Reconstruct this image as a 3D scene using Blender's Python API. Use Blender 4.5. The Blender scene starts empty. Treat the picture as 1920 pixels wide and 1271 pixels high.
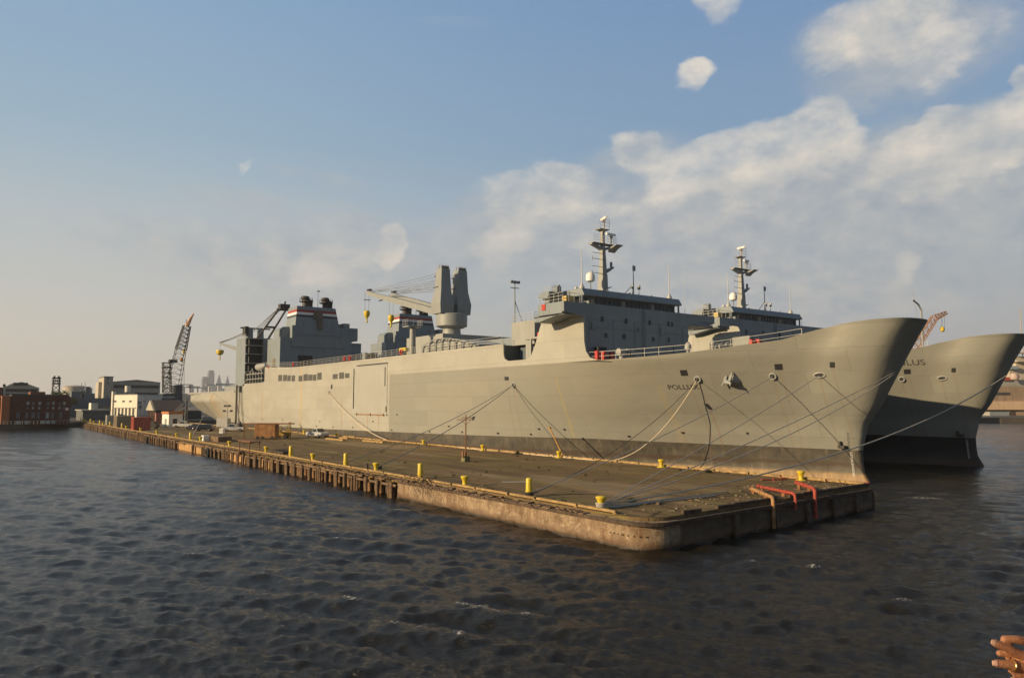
import bpy, bmesh, math, random
import numpy as np
from mathutils import Vector, Matrix
random.seed(7); rng = np.random.default_rng(11)
S = bpy.context.scene; C = S.collection
# ---------------------------------------------------------------- camera
F = 1400.; EYE = 8.4
PITCH = math.atan(120 / F); AZ = math.atan(1013 * math.cos(PITCH) / F)
cd = bpy.data.cameras.new('camera'); cam = bpy.data.objects.new('camera', cd); C.objects.link(cam)
cam.location = (0, 0, EYE); cam.rotation_euler = (math.pi / 2 + PITCH, 0, -AZ)
cd.sensor_width = 36; cd.lens = 36 * F / 1920; cd.clip_end = 30000; cd.clip_start = .1
S.camera = cam
S.render.resolution_x = 1024; S.render.resolution_y = 677
# ---------------------------------------------------------------- light
SUN_EL = math.radians(17.0); SUN_H = (-.978, .208)          # horizontal direction towards the sun
sl = bpy.data.lights.new('sun', 'SUN'); sl.energy = 5.0; sl.angle = math.radians(.5); sl.color = (1, .74, .43)
so = bpy.data.objects.new('sun', sl); C.objects.link(so)
sd = Vector((SUN_H[0] * math.cos(SUN_EL), SUN_H[1] * math.cos(SUN_EL), math.sin(SUN_EL)))
so.rotation_euler = sd.to_track_quat('Z', 'Y').to_euler(); so.location = (-100, 100, 100)
S.view_settings.view_transform = 'Standard'; S.view_settings.look = 'None'
S.view_settings.exposure = 0.34; S.view_settings.gamma = 1
# ---------------------------------------------------------------- geometry of the view used to measure the place
fw = np.array([math.sin(AZ) * math.cos(PITCH), math.cos(AZ) * math.cos(PITCH), math.sin(PITCH)])
rt = np.array([math.cos(AZ), -math.sin(AZ), 0.]); up = np.cross(rt, fw); OO = np.array([0, 0, EYE])
def ray(px, py): return fw + rt * (px - 960) / F + up * (635.5 - py) / F
def atz(px, py, z): d = ray(px, py); return OO + d * (z - EYE) / d[2]
def atx(px, py, x): d = ray(px, py); return OO + d * x / d[0]
def aty(px, py, y): d = ray(px, py); return OO + d * y / d[1]
def atd(px, py, k): return OO + ray(px, py) * k
# ---------------------------------------------------------------- node helpers
def newmat(name):
    m = bpy.data.materials.new(name); m.use_nodes = True
    nt = m.node_tree; b = nt.nodes['Principled BSDF']; return m, nt, b
class NT:
    def __init__(s, nt): s.nt = nt; s.n = nt.nodes; s.l = nt.links
    def new(s, t, **k):
        x = s.n.new(t)
        for a, b in k.items(): setattr(x, a, b)
        return x
    def set(s, inp, v):
        if isinstance(v, bpy.types.NodeSocket): s.l.new(v, inp)
        elif isinstance(v, (tuple, list)) and len(v) == 3 and inp.type == 'RGBA': inp.default_value = (*v, 1)
        else: inp.default_value = v
    def math(s, op, a, b=0., c=None, clamp=False):
        x = s.new('ShaderNodeMath', operation=op); x.use_clamp = clamp
        s.set(x.inputs[0], a); s.set(x.inputs[1], b)
        if c is not None: s.set(x.inputs[2], c)
        return x.outputs[0]
    def mix(s, f, a, b, mode='MIX'):
        x = s.new('ShaderNodeMix', data_type='RGBA', blend_type=mode)
        s.set(x.inputs[0], f); s.set(x.inputs[6], a); s.set(x.inputs[7], b); return x.outputs[2]
    def noise(s, vec, scale, detail=4, rough=.55, dist=0.):
        x = s.new('ShaderNodeTexNoise'); x.inputs['Scale'].default_value = scale
        x.inputs['Detail'].default_value = detail; x.inputs['Roughness'].default_value = rough
        x.inputs['Distortion'].default_value = dist
        if vec is not None: s.l.new(vec, x.inputs['Vector'])
        return x.outputs['Fac']
    def map(s, vec, sc=(1, 1, 1), loc=(0, 0, 0)):
        x = s.new('ShaderNodeMapping'); x.inputs['Scale'].default_value = sc; x.inputs['Location'].default_value = loc
        s.l.new(vec, x.inputs['Vector']); return x.outputs[0]
    def rng(s, v, a, b, c=0., d=1., smooth=False):
        x = s.new('ShaderNodeMapRange'); x.clamp = True
        if smooth: x.interpolation_type = 'SMOOTHSTEP'
        s.set(x.inputs[0], v)
        for i, q in enumerate((a, b, c, d)): s.set(x.inputs[1 + i], q)
        return x.outputs[0]
    def obj(s): return s.new('ShaderNodeTexCoord').outputs['Object']
    def sep(s, v): x = s.new('ShaderNodeSeparateXYZ'); s.l.new(v, x.inputs[0]); return x.outputs
    def comb(s, a, b, c):
        x = s.new('ShaderNodeCombineXYZ'); s.set(x.inputs[0], a); s.set(x.inputs[1], b); s.set(x.inputs[2], c); return x.outputs[0]
    def bump(s, h, strength, dist=.05):
        x = s.new('ShaderNodeBump'); x.inputs['Strength'].default_value = strength; x.inputs['Distance'].default_value = dist
        s.l.new(h, x.inputs['Height']); return x.outputs[0]
MATS = {}
def pm(name, col, rough=.6, metal=0., var=.12, scale=1.2, bump=.15, dirt=None, amt=.35, streak=True):
    """worn procedural paint: tonal variation, streaked dirt, fine bump"""
    if name in MATS: return MATS[name]
    m, nt, b = newmat(name); N = NT(nt); o = N.obj()
    n1 = N.noise(o, scale, 5, .6)
    c = N.mix(N.rng(n1, .3, .7), tuple(x * (1 - var) for x in col), tuple(min(1, x * (1 + var)) for x in col))
    if dirt:
        v = N.map(o, (2.2, 2.2, .28)) if streak else N.map(o, (1, 1, 1))
        n2 = N.noise(v, scale * 1.3, 6, .65)
        c = N.mix(N.math('MULTIPLY', N.rng(n2, .52, .72), amt), c, dirt)
    N.l.new(c, b.inputs['Base Color'])
    b.inputs['Roughness'].default_value = rough; b.inputs['Metallic'].default_value = metal
    if bump:
        n3 = N.noise(o, scale * 7, 4, .6); N.l.new(N.bump(n3, bump, .03), b.inputs['Normal'])
    MATS[name] = m; return m
# ---------------------------------------------------------------- mesh helpers
ORG = {}
class MB:
    def __init__(s): s.v = []; s.f = []
    def add(s, vs, fs):
        k = len(s.v); s.v += [tuple(map(float, p)) for p in vs]; s.f += [tuple(i + k for i in f) for f in fs]; return s
    def box(s, x0, x1, y0, y1, z0, z1):
        return s.add([(x, y, z) for z in (z0, z1) for y in (y0, y1) for x in (x0, x1)],
                     [(0, 2, 3, 1), (4, 5, 7, 6), (0, 1, 5, 4), (2, 6, 7, 3), (0, 4, 6, 2), (1, 3, 7, 5)])
    def obox(s, c, sz, yaw=0., M=None):
        R = M if M is not None else Matrix.Rotation(yaw, 3, 'Z')
        vs = [Vector(c) + R @ Vector((x * sz[0] / 2, y * sz[1] / 2, z * sz[2] / 2)) for z in (-1, 1) for y in (-1, 1) for x in (-1, 1)]
        return s.add(vs, [(0, 2, 3, 1), (4, 5, 7, 6), (0, 1, 5, 4), (2, 6, 7, 3), (0, 4, 6, 2), (1, 3, 7, 5)])
    def frustum(s, b0, z0, b1, z1):
        """b=(x0,x1,y0,y1) at two heights"""
        return s.add([(b0[0], b0[2], z0), (b0[1], b0[2], z0), (b0[0], b0[3], z0), (b0[1], b0[3], z0),
                      (b1[0], b1[2], z1), (b1[1], b1[2], z1), (b1[0], b1[3], z1), (b1[1], b1[3], z1)],
                     [(0, 2, 3, 1), (4, 5, 7, 6), (0, 1, 5, 4), (2, 6, 7, 3), (0, 4, 6, 2), (1, 3, 7, 5)])
    def path(s, pts, r, n=8, caps=True):
        pts = [Vector(p) for p in pts]; m = len(pts)
        rs = r if isinstance(r, (list, tuple)) else [r] * m
        rings = []; T0 = (pts[1] - pts[0]).normalized()
        U = T0.orthogonal().normalized()
        for i, p in enumerate(pts):
            T = (pts[min(i + 1, m - 1)] - pts[max(i - 1, 0)]).normalized()
            U = (U - T * U.dot(T)).normalized(); V = T.cross(U)
            rings.append([p + (U * math.cos(2 * math.pi * j / n) + V * math.sin(2 * math.pi * j / n)) * rs[i] for j in range(n)])
        vs = [q for g in rings for q in g]
        fs = [(i * n + j, i * n + (j + 1) % n, (i + 1) * n + (j + 1) % n, (i + 1) * n + j) for i in range(m - 1) for j in range(n)]
        if caps: fs += [tuple(range(n - 1, -1, -1)), tuple((m - 1) * n + j for j in range(n))]
        return s.add(vs, fs)
    def cyl(s, p0, p1, r0, r1=None, n=12): return s.path([p0, p1], [r0, r0 if r1 is None else r1], n)
    def lathe(s, prof, c=(0, 0, 0), n=24):
        vs = []; fs = []; m = len(prof)
        for (r, z) in prof:
            for j in range(n): a = 2 * math.pi * j / n; vs.append((c[0] + r * math.cos(a), c[1] + r * math.sin(a), c[2] + z))
        for i in range(m - 1):
            for j in range(n): fs.append((i * n + j, i * n + (j + 1) % n, (i + 1) * n + (j + 1) % n, (i + 1) * n + j))
        fs += [tuple(range(n - 1, -1, -1)), tuple((m - 1) * n + j for j in range(n))]
        return s.add(vs, fs)
    def prism(s, poly, axis, a0, a1):
        """poly in the two other axes (x: (y,z), y: (x,z), z: (x,y))"""
        def P(p, a): return {'x': (a, p[0], p[1]), 'y': (p[0], a, p[1]), 'z': (p[0], p[1], a)}[axis]
        n = len(poly); vs = [P(p, a0) for p in poly] + [P(p, a1) for p in poly]
        fs = [tuple(range(n)), tuple(range(2 * n - 1, n - 1, -1))] + [(i, i + n, (i + 1) % n + n, (i + 1) % n) for i in range(n)]
        return s.add(vs, fs)
    def lattice(s, p0, p1, w0, w1, nb, r, up=(0, 0, 1)):
        """four-chord lattice girder from p0 to p1"""
        p0, p1 = Vector(p0), Vector(p1); T = (p1 - p0).normalized()
        U = T.cross(Vector(up)); U = U.normalized() if U.length > .01 else Vector((1, 0, 0)); V = T.cross(U).normalized()
        def q(i, a, b): t = i / nb; w = w0 + (w1 - w0) * t; return p0.lerp(p1, t) + U * a * w / 2 + V * b * w / 2
        cs = [(-1, -1), (1, -1), (1, 1), (-1, 1)]
        for a, b in cs: s.cyl(q(0, a, b), q(nb, a, b), r * 1.5, n=5)
        for i in range(nb):
            for k in range(4):
                a, b = cs[k], cs[(k + 1) % 4]
                s.cyl(q(i, *a), q(i + 1, *b) if i % 2 else q(i + 1, *b), r, n=4); s.cyl(q(i, *a), q(i, *b), r, n=4)
        return s
    def build(s, name, mat, parent=None, smooth=False, world=True, bevel=0., loc=None, cast=None):
        """one mesh object. world=True: coordinates are world ones and are made relative to the thing's origin"""
        o = Vector((0, 0, 0))
        if parent is not None and world: o = ORG.get(parent.name, Vector((0, 0, 0)))
        if parent is None and loc is not None: o = Vector(loc)
        me = bpy.data.meshes.new(name); me.from_pydata([tuple(Vector(p) - o) if world else p for p in s.v], [], s.f)
        bm = bmesh.new(); bm.from_mesh(me); bmesh.ops.recalc_face_normals(bm, faces=bm.faces)
        bm.to_mesh(me); bm.free(); me.materials.append(mat)
        ob = bpy.data.objects.new(name, me); C.objects.link(ob)
        if parent is not None: ob.parent = parent; ORG[ob.name] = o
        elif loc is not None: ob.location = loc
        if smooth:
            me.shade_smooth()
            if smooth != 'all':
                for e in me.edges: pass
                try: me.set_sharp_from_angle(angle=math.radians(38))
                except Exception: pass
        if bevel:
            b = ob.modifiers.new('bevel', 'BEVEL'); b.width = bevel; b.segments = 2; b.limit_method = 'ANGLE'
        return ob
def tag(o, label, cat, group=None, kind=None):
    if kind: o['kind'] = kind; 
    if label: o['label'] = label
    if cat: o['category'] = cat
    if group: o['group'] = group
    return o
def thing(name, label, cat, loc=(0, 0, 0), rz=0., group=None):
    o = bpy.data.objects.new(name, None); C.objects.link(o); o.location = loc; o.rotation_euler = (0, 0, rz)
    o.empty_display_size = .3; ORG[o.name] = Vector(loc); return tag(o, label, cat, group)
def copy_tree(o, parent=None, skip=()):
    c = o.copy(); C.objects.link(c)
    if parent is not None: c.parent = parent
    for ch in list(o.children):
        if ch.name.split('.')[0] in skip: continue
        copy_tree(ch, c)
    return c
def place_copy(src, loc, rz, label, group=None):
    c = copy_tree(src); c.location = loc; c.rotation_euler = (0, 0, rz); c['label'] = label
    if group: c['group'] = group
    ORG[c.name] = Vector(loc); return c
def text_mesh(txt, size, extrude=.01):
    cu = bpy.data.curves.new('t', 'FONT'); cu.body = txt; cu.size = size; cu.extrude = extrude
    cu.align_x = 'CENTER'; cu.align_y = 'CENTER'; cu.resolution_u = 3
    ob = bpy.data.objects.new('t', cu); C.objects.link(ob); dg = bpy.context.evaluated_depsgraph_get(); dg.update()
    me = bpy.data.meshes.new_from_object(ob.evaluated_get(dg)); vs = [v.co[:] for v in me.vertices]; fs = [tuple(p.vertices) for p in me.polygons]
    bpy.data.objects.remove(ob); bpy.data.meshes.remove(me); bpy.data.curves.remove(cu); return vs, fs
# ---------------------------------------------------------------- sky: Nishita air, summer cumulus drawn by direction (azimuth / elevation)
W = bpy.data.worlds.new('World'); S.world = W; W.use_nodes = True
N = NT(W.node_tree); N.n.clear()
sky = N.new('ShaderNodeTexSky', sky_type='NISHITA'); sky.sun_disc = False
sky.sun_elevation = SUN_EL; sky.sun_rotation = math.atan2(SUN_H[0], SUN_H[1]); sky.altitude = 0
sky.air_density = 1.0; sky.dust_density = 1.6; sky.ozone_density = 1.6
def azel(px, py):
    d = ray(px, py); return math.degrees(math.atan2(d[0], d[1])), math.degrees(math.atan2(d[2], math.hypot(d[0], d[1])))
# soft ellipses: (centre x, y, half width, half height, tilt deg, weight, kind) measured on the sky, kept as directions
CUM = [(1205, 275, 58, 34, 0, .9), (1290, 318, 90, 40, -14, 1.), (1345, 285, 60, 34, -20, .7), (1440, 275, 110, 50, -18, 1.), (1530, 232, 75, 55, -15, 1.15),
       (1600, 258, 45, 26, 0, .75), (1690, 262, 80, 24, -8, .8), (1780, 235, 70, 36, -15, 1.), (1870, 225, 80, 42, -10, 1.), (1915, 165, 28, 48, 0, 1.1),
       (1297, 122, 40, 25, -8, 1.05), (1350, 4, 52, 16, 0, .8), (1560, 62, 80, 46, -10, .75), (1660, 40, 130, 56, 0, .8), (1800, 70, 150, 50, -8, .7),
       (610, 478, 64, 32, -10, .95), (728, 446, 34, 28, 0, 1.05), (660, 470, 50, 20, 0, .5), (1692, 488, 30, 26, 0, .7), (1895, 470, 34, 18, 0, .55),
       (1130, 450, 60, 40, 0, .45), (940, 455, 75, 32, -20, .62), (1010, 350, 120, 50, -10, .8), (1060, 420, 150, 36, -8, .6), (1400, 350, 260, 40, -4, .55), (1750, 320, 200, 50, -4, .6), (1530, 505, 30, 16, 0, .45), (460, 305, 13, 18, 0, .5)]
VEIL = [(1500, 420, 560, 120, -4, .85), (1850, 330, 300, 130, 0, .6), (1250, 380, 200, 50, -10, .5), (1700, 60, 260, 90, 0, .7), (1600, 300, 420, 60, -6, .7), (1180, 300, 120, 50, -10, .5), (560, 400, 260, 30, 3, .45), (480, 470, 300, 40, 0, .4), (700, 470, 160, 60, 0, .5), (1000, 380, 200, 70, -8, .6), 
        (610, 338, 110, 18, 3, .38), (700, 520, 380, 90, 0, .5), (1050, 430, 250, 80, 0, .55), (860, 52, 90, 12, 3, .25), (1600, 560, 500, 80, 0, .5), (300, 450, 350, 50, 0, .25)]
def make_group(name, blobs, nscale, namp, lo, hi, detail):
    g = bpy.data.node_groups.new(name, 'ShaderNodeTree')
    g.interface.new_socket('dir', in_out='INPUT', socket_type='NodeSocketVector'); g.interface.new_socket('d', in_out='OUTPUT', socket_type='NodeSocketFloat')
    G = NT(g); gi = G.new('NodeGroupInput'); go = G.new('NodeGroupOutput')
    v = gi.outputs[0]; x, y, z = G.sep(v)[:3]
    u = G.math('MULTIPLY', G.math('ARCTAN2', x, y), 57.2958); hyp = G.math('SQRT', G.math('ADD', G.math('MULTIPLY', x, x), G.math('MULTIPLY', y, y)))
    w = G.math('MULTIPLY', G.math('ARCTAN2', z, hyp), 57.2958)
    wv = G.map(v, (1, 1, 1.7)); n0 = G.noise(wv, nscale, detail, .6, .15)
    # wobble the ellipse space so outlines billow
    wob = G.noise(wv, nscale * .55, 4, .6); wob2 = G.noise(G.map(v, (1, 1, 1.7), (5, 3, 1)), nscale * .55, 4, .6)
    u = G.math('ADD', u, G.rng(wob, .2, .8, -1.6, 1.6)); w = G.math('ADD', w, G.rng(wob2, .2, .8, -1.1, 1.1))
    tot = None
    for (cx, cy, rx, ry, tilt, wt) in blobs:
        rx *= .86; ry *= .92
        a0, e0 = azel(cx, cy); a1, _ = azel(cx + rx, cy); _, e1 = azel(cx, cy - ry)
        ru = abs(a1 - a0) * 1.25; rv = abs(e1 - e0) * 1.25; t = math.radians(-tilt)
        du = G.math('SUBTRACT', u, a0); dv = G.math('SUBTRACT', w, e0); dv = G.math('MULTIPLY', dv, G.rng(dv, -rv * .25, rv * .1, .55 if wt > .6 else .8, 1.))
        p = G.math('MULTIPLY_ADD', du, math.cos(t) / ru, G.math('MULTIPLY', dv, math.sin(t) / ru))
        q = G.math('MULTIPLY_ADD', du, -math.sin(t) / rv, G.math('MULTIPLY', dv, math.cos(t) / rv))
        r2 = G.math('MULTIPLY_ADD', p, p, G.math('MULTIPLY', q, q))
        k = G.math('MULTIPLY', G.rng(r2, 0., 1.3, 1., 0., True), wt)
        k = G.math('MINIMUM', k, .97); tot = k if tot is None else G.math('SUBTRACT', G.math('ADD', tot, k), G.math('MULTIPLY', tot, k))
    edge = G.math('MULTIPLY_ADD', G.math('MULTIPLY', tot, G.math('SUBTRACT', 1., tot)), 3.2, G.math('MULTIPLY', tot, .22)); d = G.math('ADD', tot, G.math('MULTIPLY', G.math('SUBTRACT', n0, .5), G.math('MULTIPLY', edge, namp)))
    G.l.new(G.rng(d, lo, hi, 0, 1, True), go.inputs[0]); return g
tc = N.new('ShaderNodeTexCoord').outputs['Generated']
nrm = N.new('ShaderNodeVectorMath', operation='NORMALIZE'); N.l.new(tc, nrm.inputs[0]); dirv = nrm.outputs[0]
gc = make_group('cloud_cumulus', CUM, 12., 2.9, .18, 1.08, 11); gv = make_group('cloud_veil', VEIL, 4.5, 1.7, .04, 1.0, 8)
def use(g, vec):
    x = N.new('ShaderNodeGroup'); x.node_tree = g; N.l.new(vec, x.inputs[0]); return x.outputs[0]
off = N.new('ShaderNodeVectorMath', operation='ADD'); N.l.new(dirv, off.inputs[0])
off.inputs[1].default_value = tuple(-rt * .016 + np.array([0, 0, .022]))     # one step up the sky towards the sun
c0 = use(gc, dirv); v0 = use(gv, dirv)
def nn(v, sc): return N.noise(N.map(v, (1, 1, 1.7)), sc, 8, .6, .15)
lit = N.math('SUBTRACT', nn(dirv, 13.), nn(off.outputs[0], 13.)); lit = N.math('ADD', N.math('MULTIPLY', lit, 2.2), N.math('MULTIPLY_ADD', c0, -.22, .68)); lit = N.rng(lit, 0., 1.)
fine = N.noise(N.map(dirv, (1, 1, 1.6)), 26, 6, .6)
elz = N.sep(dirv)[2]
skyc = N.mix(1., sky.outputs[0], (.10, .10, .10), 'MULTIPLY')
# thick summer air: cream at the horizon, pale blue-grey above it, clear blue higher up; duller on the side away from the sun; unseen sky behind and overhead dimmed to deepen the shade
dx_, dy_ = N.sep(dirv)[0], N.sep(dirv)[1]
toward = N.math('MULTIPLY_ADD', dx_, -.09, N.math('MULTIPLY', dy_, .996))
front = N.rng(toward, -.7, .15, 0., 1., True); right = N.rng(dx_, .1, .95, 0., 1., True)
cr = N.new('ShaderNodeValToRGB'); N.l.new(elz, cr.inputs[0]); e = cr.color_ramp.elements
cols = [(.0, (.56, .50, .42)), (.10, (.475, .455, .41)), (.20, (.405, .44, .445)), (.32, (.265, .375, .465)), (.48, (.200, .320, .475)), (.62, (.165, .27, .42))]
e[0].position, e[0].color = cols[0][0], (*cols[0][1], 1); e[1].position, e[1].color = cols[-1][0], (*cols[-1][1], 1)
for p_, c_ in cols[1:-1]: q_ = e.new(p_); q_.color = (*c_, 1)
air = N.mix(right, cr.outputs[0], N.mix(1., cr.outputs[0], (.66, .72, .84), 'MULTIPLY'))
air = N.mix(front, N.mix(1., air, (.36, .38, .42), 'MULTIPLY'), air)
skyc = N.mix(1., skyc, (.42, .41, .40), 'DARKEN'); skyc = N.mix(.85, skyc, air)
skyc = N.mix(N.rng(elz, .52, .85, 0., 1., True), skyc, (.085, .11, .135))
veilc = N.mix(N.rng(fine, .3, .7), (.28, .315, .355), (.44, .425, .40))
base = N.mix(N.math('MULTIPLY', v0, .78), skyc, veilc)
cumc = N.mix(lit, (.33, .36, .39), (.78, .68, .54))
cumc = N.mix(N.rng(elz, .05, .35, .25, 0.), cumc, (.55, .47, .39))
base = N.mix(N.math('MULTIPLY', N.math('MULTIPLY', c0, N.rng(elz, .12, .36, .55, 1.)), .74), base, cumc)
bg = N.new('ShaderNodeBackground'); N.l.new(base, bg.inputs[0]); bg.inputs[1].default_value = 1.0
wo = N.new('ShaderNodeOutputWorld'); N.l.new(bg.outputs[0], wo.inputs[0])
W.cycles.sampling_method = 'MANUAL'; W.cycles.sample_map_resolution = 1024
# ---------------------------------------------------------------- water: one sheet to the horizon, finer near the eye
def make_water():
    m, nt, b = newmat('river_water'); N = NT(nt); o = N.obj()
    b.inputs['Base Color'].default_value = (.014, .012, .007, 1); b.inputs['Roughness'].default_value = .10; b.inputs['IOR'].default_value = 1.33; b.inputs['Specular IOR Level'].default_value = .46
    ro = N.new('ShaderNodeMapping'); ro.inputs['Rotation'].default_value = (0, 0, -math.radians(32)); N.l.new(o, ro.inputs['Vector']); rv_ = ro.outputs[0]
    n1 = N.noise(N.map(rv_, (1.9, .75, 1)), 1.6, 6, .62, .5); n2 = N.noise(N.map(rv_, (1.7, .8, 1), (3, 9, 0)), 6., 6, .68, .4); n4 = N.noise(o, .12, 4, .6)
    r1 = N.math('SUBTRACT', 1., N.math('ABSOLUTE', N.math('MULTIPLY_ADD', n1, 2., -1.)))       # sharpened crests
    h = N.math('MULTIPLY_ADD', r1, .13, N.math('MULTIPLY', n2, .15)); h = N.math('MULTIPLY_ADD', n4, .30, h)
    N.l.new(N.bump(h, .72, .5), b.inputs['Normal'])
    # broken foam on the steepest crests
    at = N.new('ShaderNodeAttribute', attribute_name='foam').outputs['Fac']
    fn = N.noise(o, 7., 6, .75); f = N.math('MULTIPLY', N.rng(at, .15, .8), N.rng(fn, .50, .60))
    f2 = N.math('MULTIPLY', N.rng(N.noise(N.map(o, (1, 1, 1), (7, 2, 0)), .33, 5, .6), .70, .76), N.rng(fn, .56, .62))
    f = N.math('MAXIMUM', f, N.math('MULTIPLY', f2, .0))
    N.l.new(N.mix(f, (.014, .012, .007), (.62, .62, .60)), b.inputs['Base Color']); N.l.new(N.rng(f, 0, 1, .10, .6), b.inputs['Roughness'])
    hd = AZ; na, nr = 1150, 900
    ang = np.concatenate([np.linspace(-math.pi, -math.radians(52), 26)[:-1], np.linspace(-math.radians(52), math.radians(52), na), np.linspace(math.radians(52), math.pi, 26)[1:-1]]) + hd
    rr = np.concatenate([[.01, 6.], 17. * (900 / 17.) ** np.linspace(0, 1, nr), [1500., 3000., 6300.]])
    A, R = np.meshgrid(ang, rr); X = R * np.sin(A); Y = R * np.cos(A); Z = np.zeros_like(X); FO = np.zeros_like(X)
    cell = np.maximum(R * math.radians(104) / na, R * (math.log(900 / 17.) / nr))
    r = np.random.default_rng(5); wind = math.radians(212)
    for i in range(130):
        L = .30 * (3.9 / .30) ** r.random(); th = wind + r.normal() * (.28 if L > 2 else .6); k = 2 * math.pi / L
        amp = (.0056 * L ** .62) * (.6 + .8 * r.random()); ph = r.random() * 6.28
        fade = np.clip((L / (cell * 2.4) - 1), 0, 1)
        s = np.sin(k * (X * math.cos(th) + Y * math.sin(th)) + ph + .6 * np.sin(.05 * X * (i % 3 - 1) + .07 * Y + i))
        Z += amp * fade * (2.2 * ((s + 1) / 2) ** 1.7 - .95)
    # a low wake train running out from the pier corner
    for (x0, y0, sp, L, am) in ((31, 62, 1, 4.2, .05), (34, 30, 1, 3.3, .035)):
        D = np.hypot(X - x0, Y - y0); Z += am * np.sin(2 * math.pi * D / L) * np.exp(-((D - 16) / 15) ** 2) * np.clip(1 - cell, 0, 1)
    Z -= .03
    q = np.quantile(Z[30:600], .9972); FO = np.clip((Z - q) / .07, 0, 1)
    Z[-4:] = 0; Z[:2] = -.1
    Z[:, :25] *= .0; Z[:, -25:] *= .0
    n, mm = X.shape; co = np.stack([X, Y, Z], -1).reshape(-1, 3)
    i, j = np.meshgrid(np.arange(n - 1), np.arange(mm), indexing='ij'); j2 = (j + 1) % mm
    fc = np.stack([i * mm + j, (i + 1) * mm + j, (i + 1) * mm + j2, i * mm + j2], -1).reshape(-1, 4)
    me = bpy.data.meshes.new('water'); me.vertices.add(len(co)); me.vertices.foreach_set('co', co.ravel().astype(np.float32))
    me.loops.add(fc.size); me.loops.foreach_set('vertex_index', fc.ravel().astype(np.int32)); me.polygons.add(len(fc))
    me.polygons.foreach_set('loop_start', np.arange(0, fc.size, 4, dtype=np.int32)); me.update(calc_edges=True)
    a = me.attributes.new('foam', 'FLOAT', 'POINT'); a.data.foreach_set('value', FO.ravel().astype(np.float32))
    me.polygons.foreach_set('use_smooth', np.ones(len(fc), dtype=bool)); me.materials.append(m)
    if me.polygons[len(me.polygons) // 2].normal.z < 0: me.flip_normals()
    ob = bpy.data.objects.new('water', me); C.objects.link(ob); ob['kind'] = 'structure'; ob['label'] = 'dark choppy river water with small waves'; return ob
make_water()
# ---------------------------------------------------------------- far shores
gm = pm('shore_earth', (.10, .085, .065), .95, var=.35, scale=.05, bump=.3)
def sheet(name, poly, z0, z1, mat, label):
    o = MB().prism(poly, 'z', z0, z1).build(name, mat); o['kind'] = 'structure'; o['label'] = label; return o
sheet('ground', [(-900, 270), (6, 292), (29, 303), (34, 312), (150, 322), (330, 340), (1200, 1100), (3600, 5900), (-3000, 6200), (-3000, 1500)], -2, 1.55, gm, 'brown yard ground and quay behind the pier')
sheet('far_shore', [(318, 178), (352, 136), (700, -60), (2400, -300), (2600, 900), (700, 520)], -2, 2.2, gm, 'far bank on the right beyond the second ship')
# ---------------------------------------------------------------- pier
DZ = 1.72; PX0, PX1, PY0, PY1 = 31.9, 59.5, 31.0, 311.
def EY(x): return PY0 + .078 * max(0, x - 33.5)      # the outer end is not quite square
def deck_mat():
    m, nt, b = newmat('pier_asphalt'); N = NT(nt); o = N.obj()
    n1 = N.noise(N.map(o, (.8, .016, 1)), 1.0, 7, .68); n2 = N.noise(o, .35, 6, .65); n3 = N.noise(N.map(o, (1.9, .07, 1), (4, 0, 0)), 1.0, 6, .7, .3); n4 = N.noise(o, 9, 3, .6)
    c = N.mix(N.rng(n1, .3, .7), (.095, .065, .033), (.275, .19, .10))
    c = N.mix(N.rng(n2, .48, .66, 0, .75), c, (.11, .080, .052))
    c = N.mix(N.rng(N.noise(N.map(o, (1, .35, 1), (9, 4, 0)), .10, 3, .5), .55, .62, 0, .55), c, (.34, .26, .175))
    moss = N.math('MULTIPLY', N.rng(n3, .50, .62), N.rng(N.noise(o, .16, 4, .6), .38, .56))
    c = N.mix(N.math('MULTIPLY', moss, .62), c, (.19, .20, .035))
    c = N.mix(N.rng(n4, .62, .75, 0, .35), c, (.24, .19, .13))
    vo = N.new('ShaderNodeTexVoronoi', feature='DISTANCE_TO_EDGE'); N.l.new(N.map(o, (.30, .12, 1)), vo.inputs['Vector']); vo.inputs['Scale'].default_value = 1.; vo.inputs['Randomness'].default_value = .8
    c = N.mix(N.rng(vo.outputs['Distance'], .004, .014, .75, 0.), c, (.035, .026, .018))
    xx = N.sep(o)[0]; sm = N.math('ABSOLUTE', N.math('SUBTRACT', N.math('FRACT', N.math('MULTIPLY', xx, .3333)), .5)); c = N.mix(N.rng(sm, .008, .02, .7, 0.), c, (.045, .034, .02))
    N.l.new(c, b.inputs['Base Color']); b.inputs['Roughness'].default_value = .95; b.inputs['Specular IOR Level'].default_value = .15
    N.l.new(N.bump(N.math('ADD', n4, N.math('MULTIPLY', n2, 2)), .35, .04), b.inputs['Normal']); return m
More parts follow.
